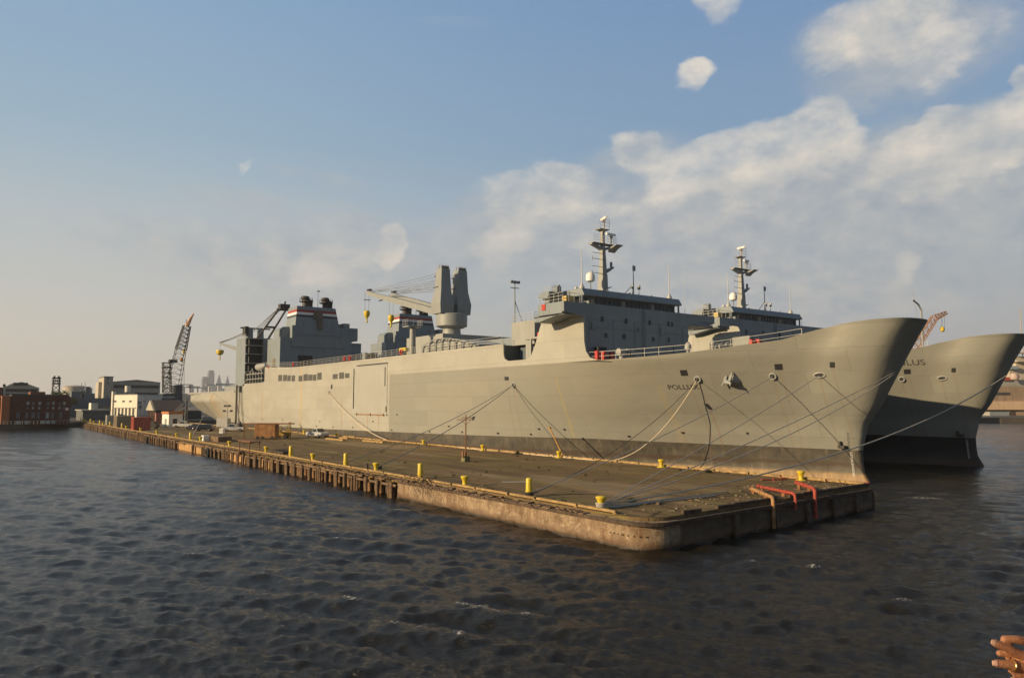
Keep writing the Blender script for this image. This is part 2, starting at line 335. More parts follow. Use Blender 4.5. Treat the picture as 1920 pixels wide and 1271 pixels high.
def conc_mat():
    m, nt, b = newmat('old_concrete'); N = NT(nt); o = N.obj(); z = N.sep(o)[2]
    n1 = N.noise(o, .9, 7, .68); n2 = N.noise(N.map(o, (2.4, 2.4, .35)), .9, 6, .7); n3 = N.noise(o, 3.5, 6, .7)
    c = N.mix(N.rng(n1, .35, .65), (.17, .115, .068), (.36, .27, .175))
    c = N.mix(N.rng(n2, .52, .66, 0, .7), c, (.12, .065, .032)); c = N.mix(N.rng(n3, .56, .66, 0, .7), c, (.52, .45, .34)); vq = N.new('ShaderNodeTexVoronoi', feature='DISTANCE_TO_EDGE'); N.l.new(N.map(o, (.35, .35, .5)), vq.inputs['Vector']); c = N.mix(N.rng(N.math('ADD', vq.outputs['Distance'], N.math('MULTIPLY', n3, .02)), .012, .03, .8, 0.), c, (.06, .04, .025)); c = N.mix(N.rng(N.noise(o, .5, 5, .7), .52, .62, 0, .6), c, (.15, .085, .045))
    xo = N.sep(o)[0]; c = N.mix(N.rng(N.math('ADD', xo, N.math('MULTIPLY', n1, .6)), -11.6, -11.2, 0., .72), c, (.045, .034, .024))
    wet = N.rng(N.math('ADD', z, N.math('MULTIPLY', n1, .35)), .35, .75, 1., 0.)
    c = N.mix(N.math('MULTIPLY', wet, .8), c, (.10, .052, .022))
    wet2 = N.rng(N.math('ADD', z, N.math('MULTIPLY', n3, .12)), .05, .22, 1., 0.); c = N.mix(wet2, c, (.03, .022, .014))
    N.l.new(c, b.inputs['Base Color']); N.l.new(N.rng(wet, 0, 1, .92, .5), b.inputs['Roughness'])
    N.l.new(N.bump(N.math('ADD', n1, N.math('MULTIPLY', n3, .5)), .9, .12), b.inputs['Normal']); return m
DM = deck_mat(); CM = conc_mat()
TM = pm('weathered_timber', (.16, .105, .062), .9, var=.45, scale=1.6, bump=.6, dirt=(.05, .035, .022), amt=.8)
TM2 = pm('dark_wet_timber', (.075, .05, .033), .85, var=.5, scale=1.8, bump=.7, dirt=(.02, .015, .01), amt=.8)
YT = pm('yellowed_curb_timber', (.34, .225, .09), .8, var=.4, scale=1.1, bump=.4, dirt=(.12, .075, .04), amt=.75, streak=False)
pier = thing('pier', 'long asphalt topped finger pier with timber curb and concrete and pile sides', 'pier', (46, 31, 0))
def corner(x, y, r, n=8): return [(x + r - r * math.cos(t * math.pi / 2 / n), y + r - r * math.sin(t * math.pi / 2 / n)) for t in range(n + 1)]
outl = corner(PX0 - .55, PY0 - .5, 1.8)
MB().prism([(p[0] + .5, p[1] + .45) for p in outl] + [(PX1, EY(PX1) - .05), (PX1, PY1), (PX0, PY1)], 'z', 1.2, DZ).build('deck', DM, pier)
# concrete quay wall round the outer end
w = MB(); poly = outl + [(PX1 - .2, PY0 - .4), (PX1 - .2, PY0 + .6)]
ring = outl[::-1]; pts = [(PX0 - .55, 61.)] ; y = 61.
import mathutils.noise as mn
raw = [(PX0 - .55, 61.)] + outl + [(PX1 - .2, EY(PX1 - .2) - .5)]; outer = []; onrm = []
for a_, b_ in zip(raw[:-1], raw[1:]):
    L_ = math.dist(a_, b_); n_ = max(1, int(L_ / .22)); tx, ty = (b_[0] - a_[0]) / L_, (b_[1] - a_[1]) / L_
    for k in range(n_): outer.append((a_[0] + (b_[0] - a_[0]) * k / n_, a_[1] + (b_[1] - a_[1]) * k / n_)); onrm.append((ty, -tx))
nz = 15; vs = []; fs = []
for i, (x, y) in enumerate(outer):
    for k in range(nz):
        z = -1.2 + 2.70 * k / (nz - 1); nv_ = mn.fractal(Vector((x * .8, y * .8, z * 1.1)), 1., 2., 5); chip = max(0, mn.noise(Vector((x * 1.7, y * 1.7, z * 2.3 + 4))) - .25) * .35 * (1 if z > 1.1 or z < .5 else .35)
        j = .07 * nv_ - chip; j += .06 if z < .45 else 0
        vs.append((x + onrm[i][0] * j, y + onrm[i][1] * j, z + (.05 * mn.noise(Vector((x * 1.1, y * 1.1, 0))) if k == nz - 1 else 0)))
for i in range(len(outer) - 1):
    for k in range(nz - 1): fs.append((i * nz + k, (i + 1) * nz + k, (i + 1) * nz + k + 1, i * nz + k + 1))
w.add(vs, fs); 
top = []
for i, (x, y) in enumerate(outer): top += [(x, y, 1.50), (max(x + .8, PX0 + .2) if y > PY0 and x < PX0 else x, y + (.9 if y < PY0 + 3 else 0), 1.52)]
w.add(top, [(2 * i, 2 * i + 2, 2 * i + 3, 2 * i + 1) for i in range(len(outer) - 1)])
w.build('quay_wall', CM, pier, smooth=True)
# vertical concrete buttresses on the end face, timber wale along the top edge, row of drain holes
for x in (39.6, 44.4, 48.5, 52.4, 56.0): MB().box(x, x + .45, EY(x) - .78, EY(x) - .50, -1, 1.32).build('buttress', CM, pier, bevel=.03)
dk = pm('hole_dark', (.012, .010, .008), .9, bump=0)
for k in range(9):
    x, y = outl[0][0] - .03, 33.4 - k * .33
    if k > 3: t = (k - 4) / 4 * .8; x = PX0 - .55 + 1.8 - 1.83 * math.cos(t); y = PY0 - .5 + 1.8 - 1.83 * math.sin(t)
    MB().obox((x, y, .72), (.06, .06, .06)).build('drain_hole', dk, pier)
wl = MB(); wale = [(PX0 - .60, 60.8 - k * 2.0, 1.40 + .03 * (rng.random() - .5)) for k in range(14)] + [(p[0] - .06, p[1] - .06, 1.42) for p in outl[1:]] + [(PX0 + 3 + k * 2.4, EY(PX0 + 3 + k * 2.4) - .60, 1.44 + .02 * rng.random()) for k in range(11)]
for a, b in zip(wale[:-1], wale[1:]):
    d = Vector(b) - Vector(a); wl.obox((Vector(a) + Vector(b)) / 2, (d.length + .02, .16, .20 + .03 * rng.random()), math.atan2(d.y, d.x))
wl.build('wale', TM2, pier)
def curb(name, x, y0, y1, mat, wd=.26, h=.20, gap=.5, par=None):
    q = MB(); y = y0
    while y < y1:
        L = min(3.2 + rng.random() * 1.4, y1 - y); q.obox((x + .03 * (rng.random() - .5), y + L / 2, DZ + h / 2 + .05), (wd, L - gap * (.3 + .5 * rng.random()), h), .004 * rng.normal())
        q.obox((x, y + .2, DZ + .03), (wd * .8, .3, .10)); y += L
    return q.build(name, mat, pier, bevel=.015)
curb('timber_curb', PX0 + .12, 33.5, 305, YT, .20, .15); curb('timber_curb', PX1 - .16, 33, 305, YT)
for k in range(14):
    x = PX0 + 3.5 + k * 1.75
    if k in (1, 6): continue
    MB().obox((x + .6, EY(x) + .05, DZ + .10), (1.6, .24, .2 + .06 * rng.random()), .02 * rng.normal()).build('broken_curb', TM2, pier, bevel=.015)
# rotten apron planking outside the curb
q = MB()
for k in range(520):
    y = 36 + k * .52; x = PX0 - .34
    if rng.random() < .12: continue
    q.obox((x + .12 * (rng.random() - .5), y, 1.50 + .10 * rng.random()), (.62 + .35 * rng.random(), .42, .07), .12 * rng.normal(), M=Matrix.Rotation(.10 * rng.normal(), 3, 'X') @ Matrix.Rotation(.12 * rng.normal(), 3, 'Z') @ Matrix.Rotation(.12 * rng.normal(), 3, 'Y'))
o = q.build('apron_planks', TM, pier); o['kind'] = 'stuff'
q = MB()
for row, z in ((0, 1.32), (1, 1.05)):
    y = 61.
    while y < 305:
        L = 5 + 3 * rng.random()
        if rng.random() > .10: q.obox((PX0 - .62 - .05 * row, y + L / 2, z + .04 * rng.normal() * .6), (.20, L, .20), .006 * rng.normal())
        y += L + .05
q.build('fender_wale', TM, pier, bevel=.02)
# pile clusters
def pile_mb(kind):
    q = MB(); 
    for i in range(3):
        x = (-.08 + .1 * rng.random()); y = (i - 1) * .29 + .03 * rng.normal(); r = .135 + .03 * rng.random(); lean = .03 * rng.normal()
        top = 1.22 + .16 * rng.random() - (.3 if kind == 2 and i == 1 else 0)
        q.path([(x, y, -1.5), (x + lean * .5, y, -.1), (x + lean, y + lean, .6), (x + lean, y + lean, top)], [r * .8, r * .86, r, r * .95], 9)
    return q
protos = []
ys = []; y = 61.9
while y < 304 and len(ys) < 98: ys.append(y); y += 2.42 + .18 * rng.normal()
for i, y in enumerate(ys):
    if 131 < y < 149 and rng.random() < .8: continue
    if i < 5:
        o = pile_mb(i).build('fender_pile', TM, pier, world=False, smooth=True); protos.append(o)
    else: o = protos[int(rng.integers(5))].copy(); C.objects.link(o); o.parent = pier
    o.location = Vector((PX0 - .85, y, 0)) - Vector((46, 31, 0)); o.rotation_euler = (0, 0, .25 * rng.normal())
# wall set back behind the piles, with bearing piles and open dark bays
q = MB(); q.box(PX0 + .35, PX0 + .6, 60, 306, -1.5, 1.2); q.build('bulkhead', TM2, pier)
y = 63.1
BP = MB().cyl((PX0 + .05, y, -1.5), (PX0 + .05, y, 1.2), .26, .23, 9).build('bearing_pile', pm('rusty_bearing_pile', (.27, .15, .07), .9, var=.4, scale=1.5, bump=.5, dirt=(.06, .035, .02), amt=.7), pier, smooth=True)
for k in range(1, 98): o = BP.copy(); C.objects.link(o); o.parent = pier; o.location = (0, 2.45 * k, 0)
for a_ in ((PX0 - .45, PX0 + .3, 131, 149, -1.5, 1.25), (PX0 - .3, PX0 + .3, 108, 117, -1.5, 1.05), (PX0 - .4, PX0 + .3, 96, 101, -1.5, .95)): MB().box(*a_).build('concrete_patch', pm('ochre_concrete', (.40, .24, .10), .9, var=.25, scale=.8, bump=.5, dirt=(.12, .07, .035), amt=.6), pier)
# ship side and end timber fenders
q = MB()
for k in range(58): q.cyl((PX1 + .15, 34.5 + k * 4.6, -1.5), (PX1 + .15, 34.5 + k * 4.6, 1.35), .16, .15, 8)
q.box(PX1 - .1, PX1 + .0, 33.6, 305, -1.5, 1.2); q.build('ship_side_fender', TM2, pier)
q = MB()
for k in range(8): q.cyl((PX1 - .9 + .14 * k, EY(PX1) - .35 - .02 * (k % 3), -1.5), (PX1 - .9 + .14 * k, EY(PX1) - .35, 1.1 + .25 * rng.random()), .13, .12, 8)
q.build('corner_fender', TM2, pier, smooth=True)
# scattered small rubble and weeds lie on the deck in numbers nobody could count
q = MB()
for k in range(520):
    if rng.random() < .45: x = PX0 + .3 + abs(rng.normal()) * .7; y = 31.8 + rng.random() * 150
    else: x = PX0 + 1 + rng.random() * 26; y = EY(x) + .6 + abs(rng.normal()) * 2.6
    s = .02 + .10 * rng.random() ** 3
    if s > .0: q.obox((x, y, DZ + s * .3), (s * (1 + 2 * rng.random()), s * (1 + rng.random()), s * .7), rng.random() * 3)
tag(q.build('rubble', pm('rubble_mix', (.19, .15, .11), .9, var=.5, scale=2)), 'small stones and wood scraps scattered along the pier edge', 'rubble', kind='stuff')
q = MB()
def tuft(q, x, y, h, n):
    for i in range(n):
        a = rng.random() * 6.28; l = h * (.5 + .7 * rng.random()); d = .25 * l; bx = x + .12 * rng.normal() * h * 3; by = y + .12 * rng.normal() * h * 3
        q.add([(bx - .012, by, DZ), (bx + .012, by, DZ), (bx + d * math.cos(a), by + d * math.sin(a), DZ + l)], [(0, 1, 2)])
for k in range(330):
    side = rng.random()
    if side < .5: x, y = PX0 + .35 + .25 * abs(rng.normal()), 34 + 240 * rng.random() ** 1.4
    elif side < .8: x, y = PX1 - .55 - .3 * abs(rng.normal()), 34 + 200 * rng.random() ** 1.2
    else: x, y = PX0 + 2 + 25 * rng.random(), 40 + 160 * rng.random()
    tuft(q, x, y, .10 + .22 * rng.random() ** 2, 26)
for x, y, h in ((47.0, 74.5, .5), (36.5, 36.8, .35), (57.9, 47.9, .4), (58.6, 80, .45), (37.9, 88, .3)):
    for j in range(4): tuft(q, x, y, h, 60)
tag(q.build('weeds', pm('weed_green', (.085, .12, .028), .8, var=.4, scale=3, bump=0)), 'small green weeds growing in the cracks and along the curbs', 'weeds', kind='stuff')
# ---------------------------------------------------------------- ships
CLX = 77.0; HBW = 15.5
_zs = [-3, -.5, .3, 1.0, 2, 3.4, 6, 8, 10.4, 13.6, 15.1, 16.8]; _ys = [42.2, 42.2, 42.6, 43.0, 43.15, 43.2, 42.6, 41.2, 40.0, 38.4, 37.5, 36.4]
_wt = [0, .04, .15, 1, 3, 7, 13, 20, 28, 37, 48, 60, 72, 92, 400]; _wb = [0, .14, .26, .48, .95, 2.3, 4.5, 7.1, 9.8, 12.1, 14.1, 15.2, 15.5, 15.5, 15.5]
_dt = [0, .05, .2, .5, .95, 1.6, 2.5, 4, 6.5, 10, 14, 17.6, 20.5, 25, 30, 34, 400]; _db = [0, .85, 1.6, 2.35, 2.95, 3.45, 3.9, 4.5, 5.0, 6.8, 9.1, 11.1, 12.5, 14.3, 15.25, 15.5, 15.5]
def ys(z): return np.interp(z, _zs, _ys)
def ye(z): return np.interp(z, [-3, 0, 1, 6, 8, 12], [252, 259, 262, 281, 282.5, 283])
def hb(y, z):
    t = max(0., y - ys(z)); a = np.interp(t, _wt, _wb); d = np.interp(t, _dt, _db)
    w = min(1, max(0, (z - 1.) / 12.6)) ** 1.1; b = a + (d - a) * w
    if z < 9 and y > 190: b *= 1 - .62 * min(1, ((y - 190) / 80)) ** 2 * (1 - max(z, 0) / 9.)
    if y > 255: b *= 1 - .10 * ((y - 255) / 28) ** 2
    return float(b)
def ztop(y):
    if y > 213.2: return 11.4
    return float(np.interp(y, [35.9, 38.5, 41, 43.5, 46.2, 50.5, 54, 58, 63, 66, 300], [16.85, 16.8, 16.6, 16.05, 15.15, 14.6, 14.15, 13.85, 13.65, 13.6, 13.6]))
def hull_hit(px, py, dx=0, dy=0, dz=0):
    d = ray(px, py); prev = None
    for k in np.arange(40, 330, .05):
        p = OO + d * k; x, y, z = p[0] - dx, p[1] - dy, p[2] - dz
        if 36 < y < 282 and z < 17.2 and x - (CLX - hb(y, z)) > 0 and y > ys(z): return np.array([p[0], p[1], p[2]])
    return atx(px, py, 61.5 + dx)
def hull_mat(name='ship_hull_paint', dark=False):
    m, nt, b = newmat(name); N = NT(nt); o = N.obj(); x, y, z = N.sep(o)[:3]
    n1 = N.noise(N.map(o, (.25, .25, .25)), 1., 5, .6); n2 = N.noise(N.map(o, (1.1, 1.1, .05)), 1.0, 6, .7); n3 = N.noise(o, 1.6, 5, .6)
    vec = N.comb(y, z, 0)
    br = N.new('ShaderNodeTexBrick'); N.l.new(vec, br.inputs['Vector']); br.inputs['Scale'].default_value = 1; br.inputs['Brick Width'].default_value = 9.; br.inputs['Row Height'].default_value = 2.35
    br.inputs['Mortar Size'].default_value = .018; br.inputs['Mortar Smooth'].default_value = .6; br.inputs['Color1'].default_value = (.93, .93, .935, 1); br.inputs['Color2'].default_value = (1.05, 1.045, 1.03, 1); br.inputs['Mortar'].default_value = (.80, .79, .77, 1)
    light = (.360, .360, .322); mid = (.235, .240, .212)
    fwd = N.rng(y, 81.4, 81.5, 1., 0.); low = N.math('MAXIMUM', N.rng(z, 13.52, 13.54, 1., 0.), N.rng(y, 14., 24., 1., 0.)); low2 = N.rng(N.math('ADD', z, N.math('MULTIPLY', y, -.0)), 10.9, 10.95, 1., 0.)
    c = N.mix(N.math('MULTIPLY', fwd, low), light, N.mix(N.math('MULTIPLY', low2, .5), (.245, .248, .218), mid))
    c = N.mix(1., c, br.outputs['Color'], 'MULTIPLY')
    c = N.mix(N.rng(n1, .35, .7, 0, .22), c, (.22, .21, .18))
    # rust and ochre runs down the side
    c = N.mix(N.math('MULTIPLY', N.rng(n2, .60, .78), N.rng(z, 2, 12, .55, .15)), c, (.34, .22, .09))
    def run(y0, w, z0, amt, col):
        k = N.rng(N.math('ABSOLUTE', N.math('SUBTRACT', y, N.math('MULTIPLY_ADD', n3, .5, y0 - .25))), w * .4, w, 1., 0.)
        return N.mix(N.math('MULTIPLY', N.math('MULTIPLY', k, N.rng(z, z0 - .2, z0, 1., 0.)), amt), c, col)
    c = run(126.5, .9, 16.9, .45, (.44, .32, .12)); c = run(103, .25, 9.5, .55, (.30, .15, .05)); c = run(34.2, .3, 12., .35, (.36, .30, .10)); c = run(85.7, .16, 7.0, .6, (.30, .15, .05))
    c = run(90.5, .14, 6.6, .6, (.30, .14, .05)); c = run(19.5, .4, 10.5, .25, (.36, .27, .12)); c = run(155., 1.2, 11.4, .3, (.36, .24, .10)); c = run(205., 5., 11.4, .35, (.42, .28, .12))
    for (px, py) in ((963, 724), (1308, 714), (1449, 709), (1537, 706), (1283, 702), (1460, 691), (1561, 687), (1329, 766), (1281, 812), (950, 712), (842, 801), (1011, 806), (1059, 807), (745, 779)):
        p_ = hull_hit(px, py); c = run(p_[1] - 42, .16, p_[2], .22, (.20, .13, .07))
    big = N.noise(N.map(o, (.06, .06, .12), (3, 1, 2)), 1., 4, .6); c = N.mix(N.rng(big, .45, .6, 0, .28), c, (.25, .235, .195))
    pe = N.math('MULTIPLY', N.rng(N.noise(o, 4, 6, .7), .60, .64), N.rng(N.math('ADD', N.math('ABSOLUTE', N.math('SUBTRACT', y, 72.)), N.math('MULTIPLY', N.math('ABSOLUTE', N.math('SUBTRACT', z, 14.5)), 3.)), 2., 3.2, 1., 0.)); c = N.mix(pe, c, (.42, .22, .10))
    # boot top and fouled bottom paint
    zb = N.math('SUBTRACT', N.math('ADD', N.rng(y, 1, 31, 3.4, 3.8), 0.), N.rng(y, 31, 128, 0., 1.1)); zr = N.math('SUBTRACT', z, zb); boot = N.rng(zr, -.015, .0, 1., 0.)
    v2 = N.noise(N.map(o, (.5, .5, .6)), 1., 6, .65); v3 = N.noise(N.map(o, (1.4, 1.4, .10)), 1., 6, .7)
    bc = N.mix(N.rng(v2, .3, .7), (.035, .034, .030), (.105, .092, .070)); bc = N.mix(N.rng(v3, .55, .72, 0, .5), bc, (.20, .17, .12))
    bc = N.mix(N.rng(N.math('ABSOLUTE', N.math('SUBTRACT', z, N.math('MULTIPLY_ADD', v2, .7, 1.45))), .1, .35, .75, 0.), bc, (.060, .038, .026))
    bz = N.rng(N.math('ADD', z, N.math('MULTIPLY', v2, .5)), 1.05, 1.35, 1., 0.)
    bc = N.mix(bz, bc, N.mix(N.rng(v3, .35, .65), (.17, .105, .045), (.33, .21, .085)))
    bc = N.mix(N.rng(z, .10, .2, 1., 0.), bc, (.30, .06, .03))
    if dark: bc = N.mix(N.rng(v2, .3, .7), (.018, .017, .018), (.040, .034, .032)); bc = N.mix(N.rng(z, .25, .7, 1., 0.), bc, (.06, .035, .028))  # sister ship: shade on her boot top painted in as near-black
    c = N.mix(boot, c, bc)
    N.l.new(c, b.inputs['Base Color']); b.inputs['Roughness'].default_value = .52
    h = N.math('MULTIPLY_ADD', N.noise(N.map(o, (.35, .35, .5)), 1., 3, .5), .5, N.math('MULTIPLY', br.outputs['Fac'], -.10)); N.l.new(N.bump(h, .8, .2), b.inputs['Normal'])
    return m
HM = hull_mat(); HM2 = hull_mat('ship_hull_paint_shaded_bottom', True)
GP = pm('haze_grey_steel', (.205, .243, .268), .5, var=.07, scale=.35, bump=.25, dirt=(.13, .105, .075), amt=.45)
GPL = pm('pale_grey_steel', (.29, .30, .285), .5, var=.08, scale=.4, bump=.12, dirt=(.24, .17, .09), amt=.25)
CRN = pm('crane_grey_paint', (.25, .268, .265), .5, var=.07, scale=.5, bump=.1, dirt=(.25, .16, .08), amt=.35)
DK = pm('dark_opening', (.020, .022, .025), .6, bump=0, var=.2)
BK = pm('soot_black_metal', (.035, .033, .032), .6, var=.3, scale=.8, dirt=(.16, .09, .05), amt=.5)
WP = pm('white_paint', (.78, .77, .73), .45, var=.05, scale=1., bump=.05)
RP = pm('signal_red_paint', (.45, .04, .03), .5, var=.2, scale=2, bump=.05)
YP = pm('safety_yellow_paint', (.62, .47, .03), .45, var=.14, scale=3., bump=.2, dirt=(.25, .15, .03), amt=.5)
GL = pm('dark_window_glass', (.02, .025, .03), .12, bump=0, var=.3, scale=.6)
CB = pm('steel_cable', (.10, .095, .09), .6, bump=0)
RL = pm('railing_grey', (.42, .43, .42), .5, bump=0)
DKP = pm('ship_deck_paint', (.12, .13, .125), .8, var=.2, scale=.3)

SHIP = thing('cargo_ship', 'long grey cargo ship moored directly against the pier, with twin tower crane and striped funnel', 'ship', (CLX, 42, 0), group='grey cargo ships moored side by side')
def hull_mesh():
    mb = MB(); tc = np.concatenate([[0, .015, .04, .07, .11, .16, .22, .3, .42, .6, .8, 1, 1.5, 2.1, 2.8, 3.6, 4.5, 5.5, 6.6, 7.8, 9, 10.3, 11.6, 13, 14.5, 16, 18, 20, 23, 26, 30, 35, 40, 46, 52, 60, 68, 76, 84, 92], np.linspace(100, 172, 8), [177.29, 177.31], np.linspace(184, 240, 12), [243.5, 245.5, 246.6]])
    vv = np.linspace(0, 1, 34); L = 246.6; nV = len(vv)
    for sgn in (-1, 1):
        P = []
        for t in tc:
            zt = ztop(35.9 + t + .0)
            for v in vv:
                z = -2.5 + v * (zt + 2.5); y0 = ys(z); y = y0 + t * (ye(z) - y0) / L if t > 92 else y0 + t
                if t > 92: y = y0 + 92 + (t - 92) * (ye(z) - y0 - 92) / (L - 92)
                P.append((CLX + sgn * hb(y, z), y, z))
        fs = [(i * nV + j, (i + 1) * nV + j, (i + 1) * nV + j + 1, i * nV + j + 1) for i in range(len(tc) - 1) for j in range(nV - 1)]
        k0 = len(mb.v); mb.add(P, fs)
    n = len(tc) * nV
    # decks across and transom
    mb.add([], [])
    for i in range(len(tc) - 1): mb.f.append((i * nV + nV - 1, (i + 1) * nV + nV - 1, n + (i + 1) * nV + nV - 1, n + i * nV + nV - 1))
    i = len(tc) - 1
    for j in range(nV - 1): mb.f.append((i * nV + j, i * nV + j + 1, n + i * nV + j + 1, n + i * nV + j))
    return mb
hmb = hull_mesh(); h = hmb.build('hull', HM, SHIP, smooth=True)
bpy.context.view_layer.update()
bm = bmesh.new(); bm.from_mesh(h.data); bmesh.ops.remove_doubles(bm, verts=bm.verts, dist=.01); bmesh.ops.recalc_face_normals(bm, faces=bm.faces); bm.to_mesh(h.data); bm.free()
# raised side plating, port and starboard, with the rounded notch and the plate up to the bridge wing
SD = [(66.2, 13.5), (67.6, 13.62), (68.9, 14.0), (69.6, 14.8), (69.9, 16.0), (70.0, 19.2), (70.3, 19.75), (71.2, 19.95), (78.1, 19.95), (79.0, 18.2), (79.9, 16.3), (80.8, 14.9), (81.7, 14.35), (86.3, 14.35), (87.1, 14.7), (87.35, 15.4), (87.4, 16.85),
      (172, 16.85), (178, 17.0), (195.4, 17.7), (195.4, 13.9), (199, 13.75), (213.2, 13.75), (213.2, 13.5)]
SD = [(69.6, 13.55) if p[0] == 66.2 else p for p in SD]; SD[0] = (66.0, 13.58)
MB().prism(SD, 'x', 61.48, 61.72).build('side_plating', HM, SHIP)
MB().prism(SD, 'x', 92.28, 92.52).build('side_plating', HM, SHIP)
q = MB(); q.box(61.7, 92.3, 87.6, 195.2, 16.4, 16.7); q.box(61.72, 92.28, 87.6, 87.8, 13.6, 16.4); q.box(61.72, 92.28, 195, 195.2, 13.6, 17.4); q.build('upper_deck', DKP, SHIP)
q = MB(); q.box(64.2, 92, 78, 87.5, 13.6, 14.1); q.box(64.5, 92, 80.9, 87.5, 14.1, 16.6); q.build('recess_deckhouse', pm('blue_grey_steel', (.10, .125, .15), .5, var=.1), SHIP)
def grille(y0, y1, z0, z1, x=61.47):
    q = MB(); n = max(4, int((y1 - y0) / .16))
    for k in range(n): y = y0 + (k + .5) * (y1 - y0) / n; q.box(x - .05, x, y - .045, y + .045, z0, z1)
    for z in np.linspace(z0, z1, 5): q.box(x - .03, x, y0, y1, z - .04, z + .04)
    return q.build('vent_grille', pm('grille_grey', (.13, .135, .13), .6, bump=0), SHIP)
for a, b, c, d in ((522, 529, 703, 714), (531, 538, 703, 714), (539, 545, 704, 714), (547, 553, 704, 714.5), (560, 567, 704.5, 714.5), (569, 577, 701.5, 713.5), (578, 586, 702.5, 713), (587, 593, 702.5, 713), (595, 603, 699, 711.5), (624, 633, 701.5, 710), (636, 645, 698.5, 709.5), (647, 655, 700, 708)):
    p0 = atx(a, (c + d) / 2, 61.47); p1 = atx(b, (c + d) / 2, 61.47); zt = atx((a + b) / 2, c, 61.47)[2]; zb = atx((a + b) / 2, d, 61.47)[2]; grille(p1[1], p0[1], zb, zt)
# big side door with its gasket lines
q = MB(); q.box(61.43, 61.49, 124.3, 139.6, 6.2, 15.6); sdoor = q.build('side_door', pm('door_grey', (.335, .34, .315), .5, var=.06, scale=.3, dirt=(.30, .20, .09), amt=.3), SHIP)
q = MB(); q.box(61.34, 61.42, 138.8, 139.05, 7.3, 15.2); q.box(61.34, 61.42, 125.0, 125.15, 11.5, 15.0); q.box(61.34, 61.42, 124.4, 124.6, 6.8, 7.8); q.box(61.30, 61.42, 124.2, 137.5, 15.62, 15.8); q.build('door_seal', DK, sdoor)
q = MB(); q.box(61.36, 61.42, 125.2, 137.5, 6.15, 6.3); [q.box(61.3, 61.42, y, y + .18, 6.0, 6.5) for y in (125.4, 131, 137.2)]; q.build('door_hinge', pm('rust', (.25, .12, .05), .9, var=.4, scale=2), sdoor)
# square hull openings, small pads
def on_hull(px, py): return hull_hit(px, py)
def port_patch(px, py, w, h, name, mat, tilt=0., proud=.05):
    p = on_hull(px, py); y, z = p[1], p[2]; vs = []; w *= .75 if y < 62 else 1.; h *= .9 if y < 62 else 1.
    for (a, b_) in ((-1, -1), (1, -1), (1, 1), (-1, 1)):
        yy = y + (a * w / 2) + b_ * tilt; zz = z + b_ * h / 2; vs.append((CLX - hb(yy, zz) - proud, yy, zz))
    vs += [(v[0] + .12, v[1], v[2]) for v in vs]
    return MB().add(vs, [(0, 1, 2, 3), (7, 6, 5, 4), (0, 4, 5, 1), (1, 5, 6, 2), (2, 6, 7, 3), (3, 7, 4, 0)]).build(name, mat, SHIP)
for px, py in ((1283, 699), (1460.5, 688), (1561, 684)): port_patch(px, py, .95 if px < 1500 else .62, .70 if px < 1500 else .62, 'hull_opening', DK, -.06)
port_patch(950, 709.5, .9, .5, 'hull_opening', DK); port_patch(622, 725, .7, .9, 'hull_opening', DK)
def fairlead(px, py, r=.34, name='fairlead', sx=1.):
    p = on_hull(px, py); q = MB(); nrm = Vector((-1, -.35, -.25)).normalized() if p[1] < 60 else Vector((-1, 0, 0))
    u = Vector((0, 1, 0)) - nrm * nrm.y; u.normalize(); v = nrm.cross(u); n = 18; ri = []
    for k in range(n): a = 2 * math.pi * k / n; ri.append(Vector(p) + nrm * .08 + u * math.cos(a) * r * sx + v * math.sin(a) * r)
    q.path(ri + [ri[0], ri[1]], .09, 6, caps=False); o = q.build(name, GPL, SHIP, smooth=True)
    w = MB(); w.add([tuple(Vector(p) + nrm * .06 + (t - Vector(p) - nrm * .08) * .85) for t in ri], [tuple(range(n))]); w.build('opening', DK, o)
    return Vector(p) + nrm * .12
FH = {}
for k, (px, py) in dict(a=(1308, 711), b=(1449, 705.5), d=(963, 722), e=(618, 736)).items(): FH[k] = fairlead(px, py)
FH['c'] = fairlead(1537, 703, .26, sx=2.2)
q = port_patch(1329, 762, .5, .7, 'draft_gauge_box', DK, .12, .10)
port_patch(1281, 811, .45, .22, 'pad_eye', DK, 0, .10)
for px, py in ((806, 809), (842, 799), (867, 810), (934, 812), (996, 814), (1011, 804), (1059, 805), (735, 806), (700, 790), (662, 801), (625, 800), (594, 799), (563, 796), (745, 777), (726, 778), (669, 777), (600, 790), (1180, 818), (1402, 812), (530, 787), (492, 786)):
    port_patch(px, py, .28, .22, 'pad_eye', DK, 0, .12)
# stub pipe by the stem waterline
pq = on_hull(1582, 836); q = MB(); q.box(pq[0] - .55, pq[0] + .3, pq[1] - .35, pq[1] + .35, pq[2] - .25, pq[2] + .05); q.box(pq[0] - .5, pq[0] - .1, pq[1] + .1, pq[1] + .3, pq[2], pq[2] + .5); q.build('bow_chock', BK, SHIP)
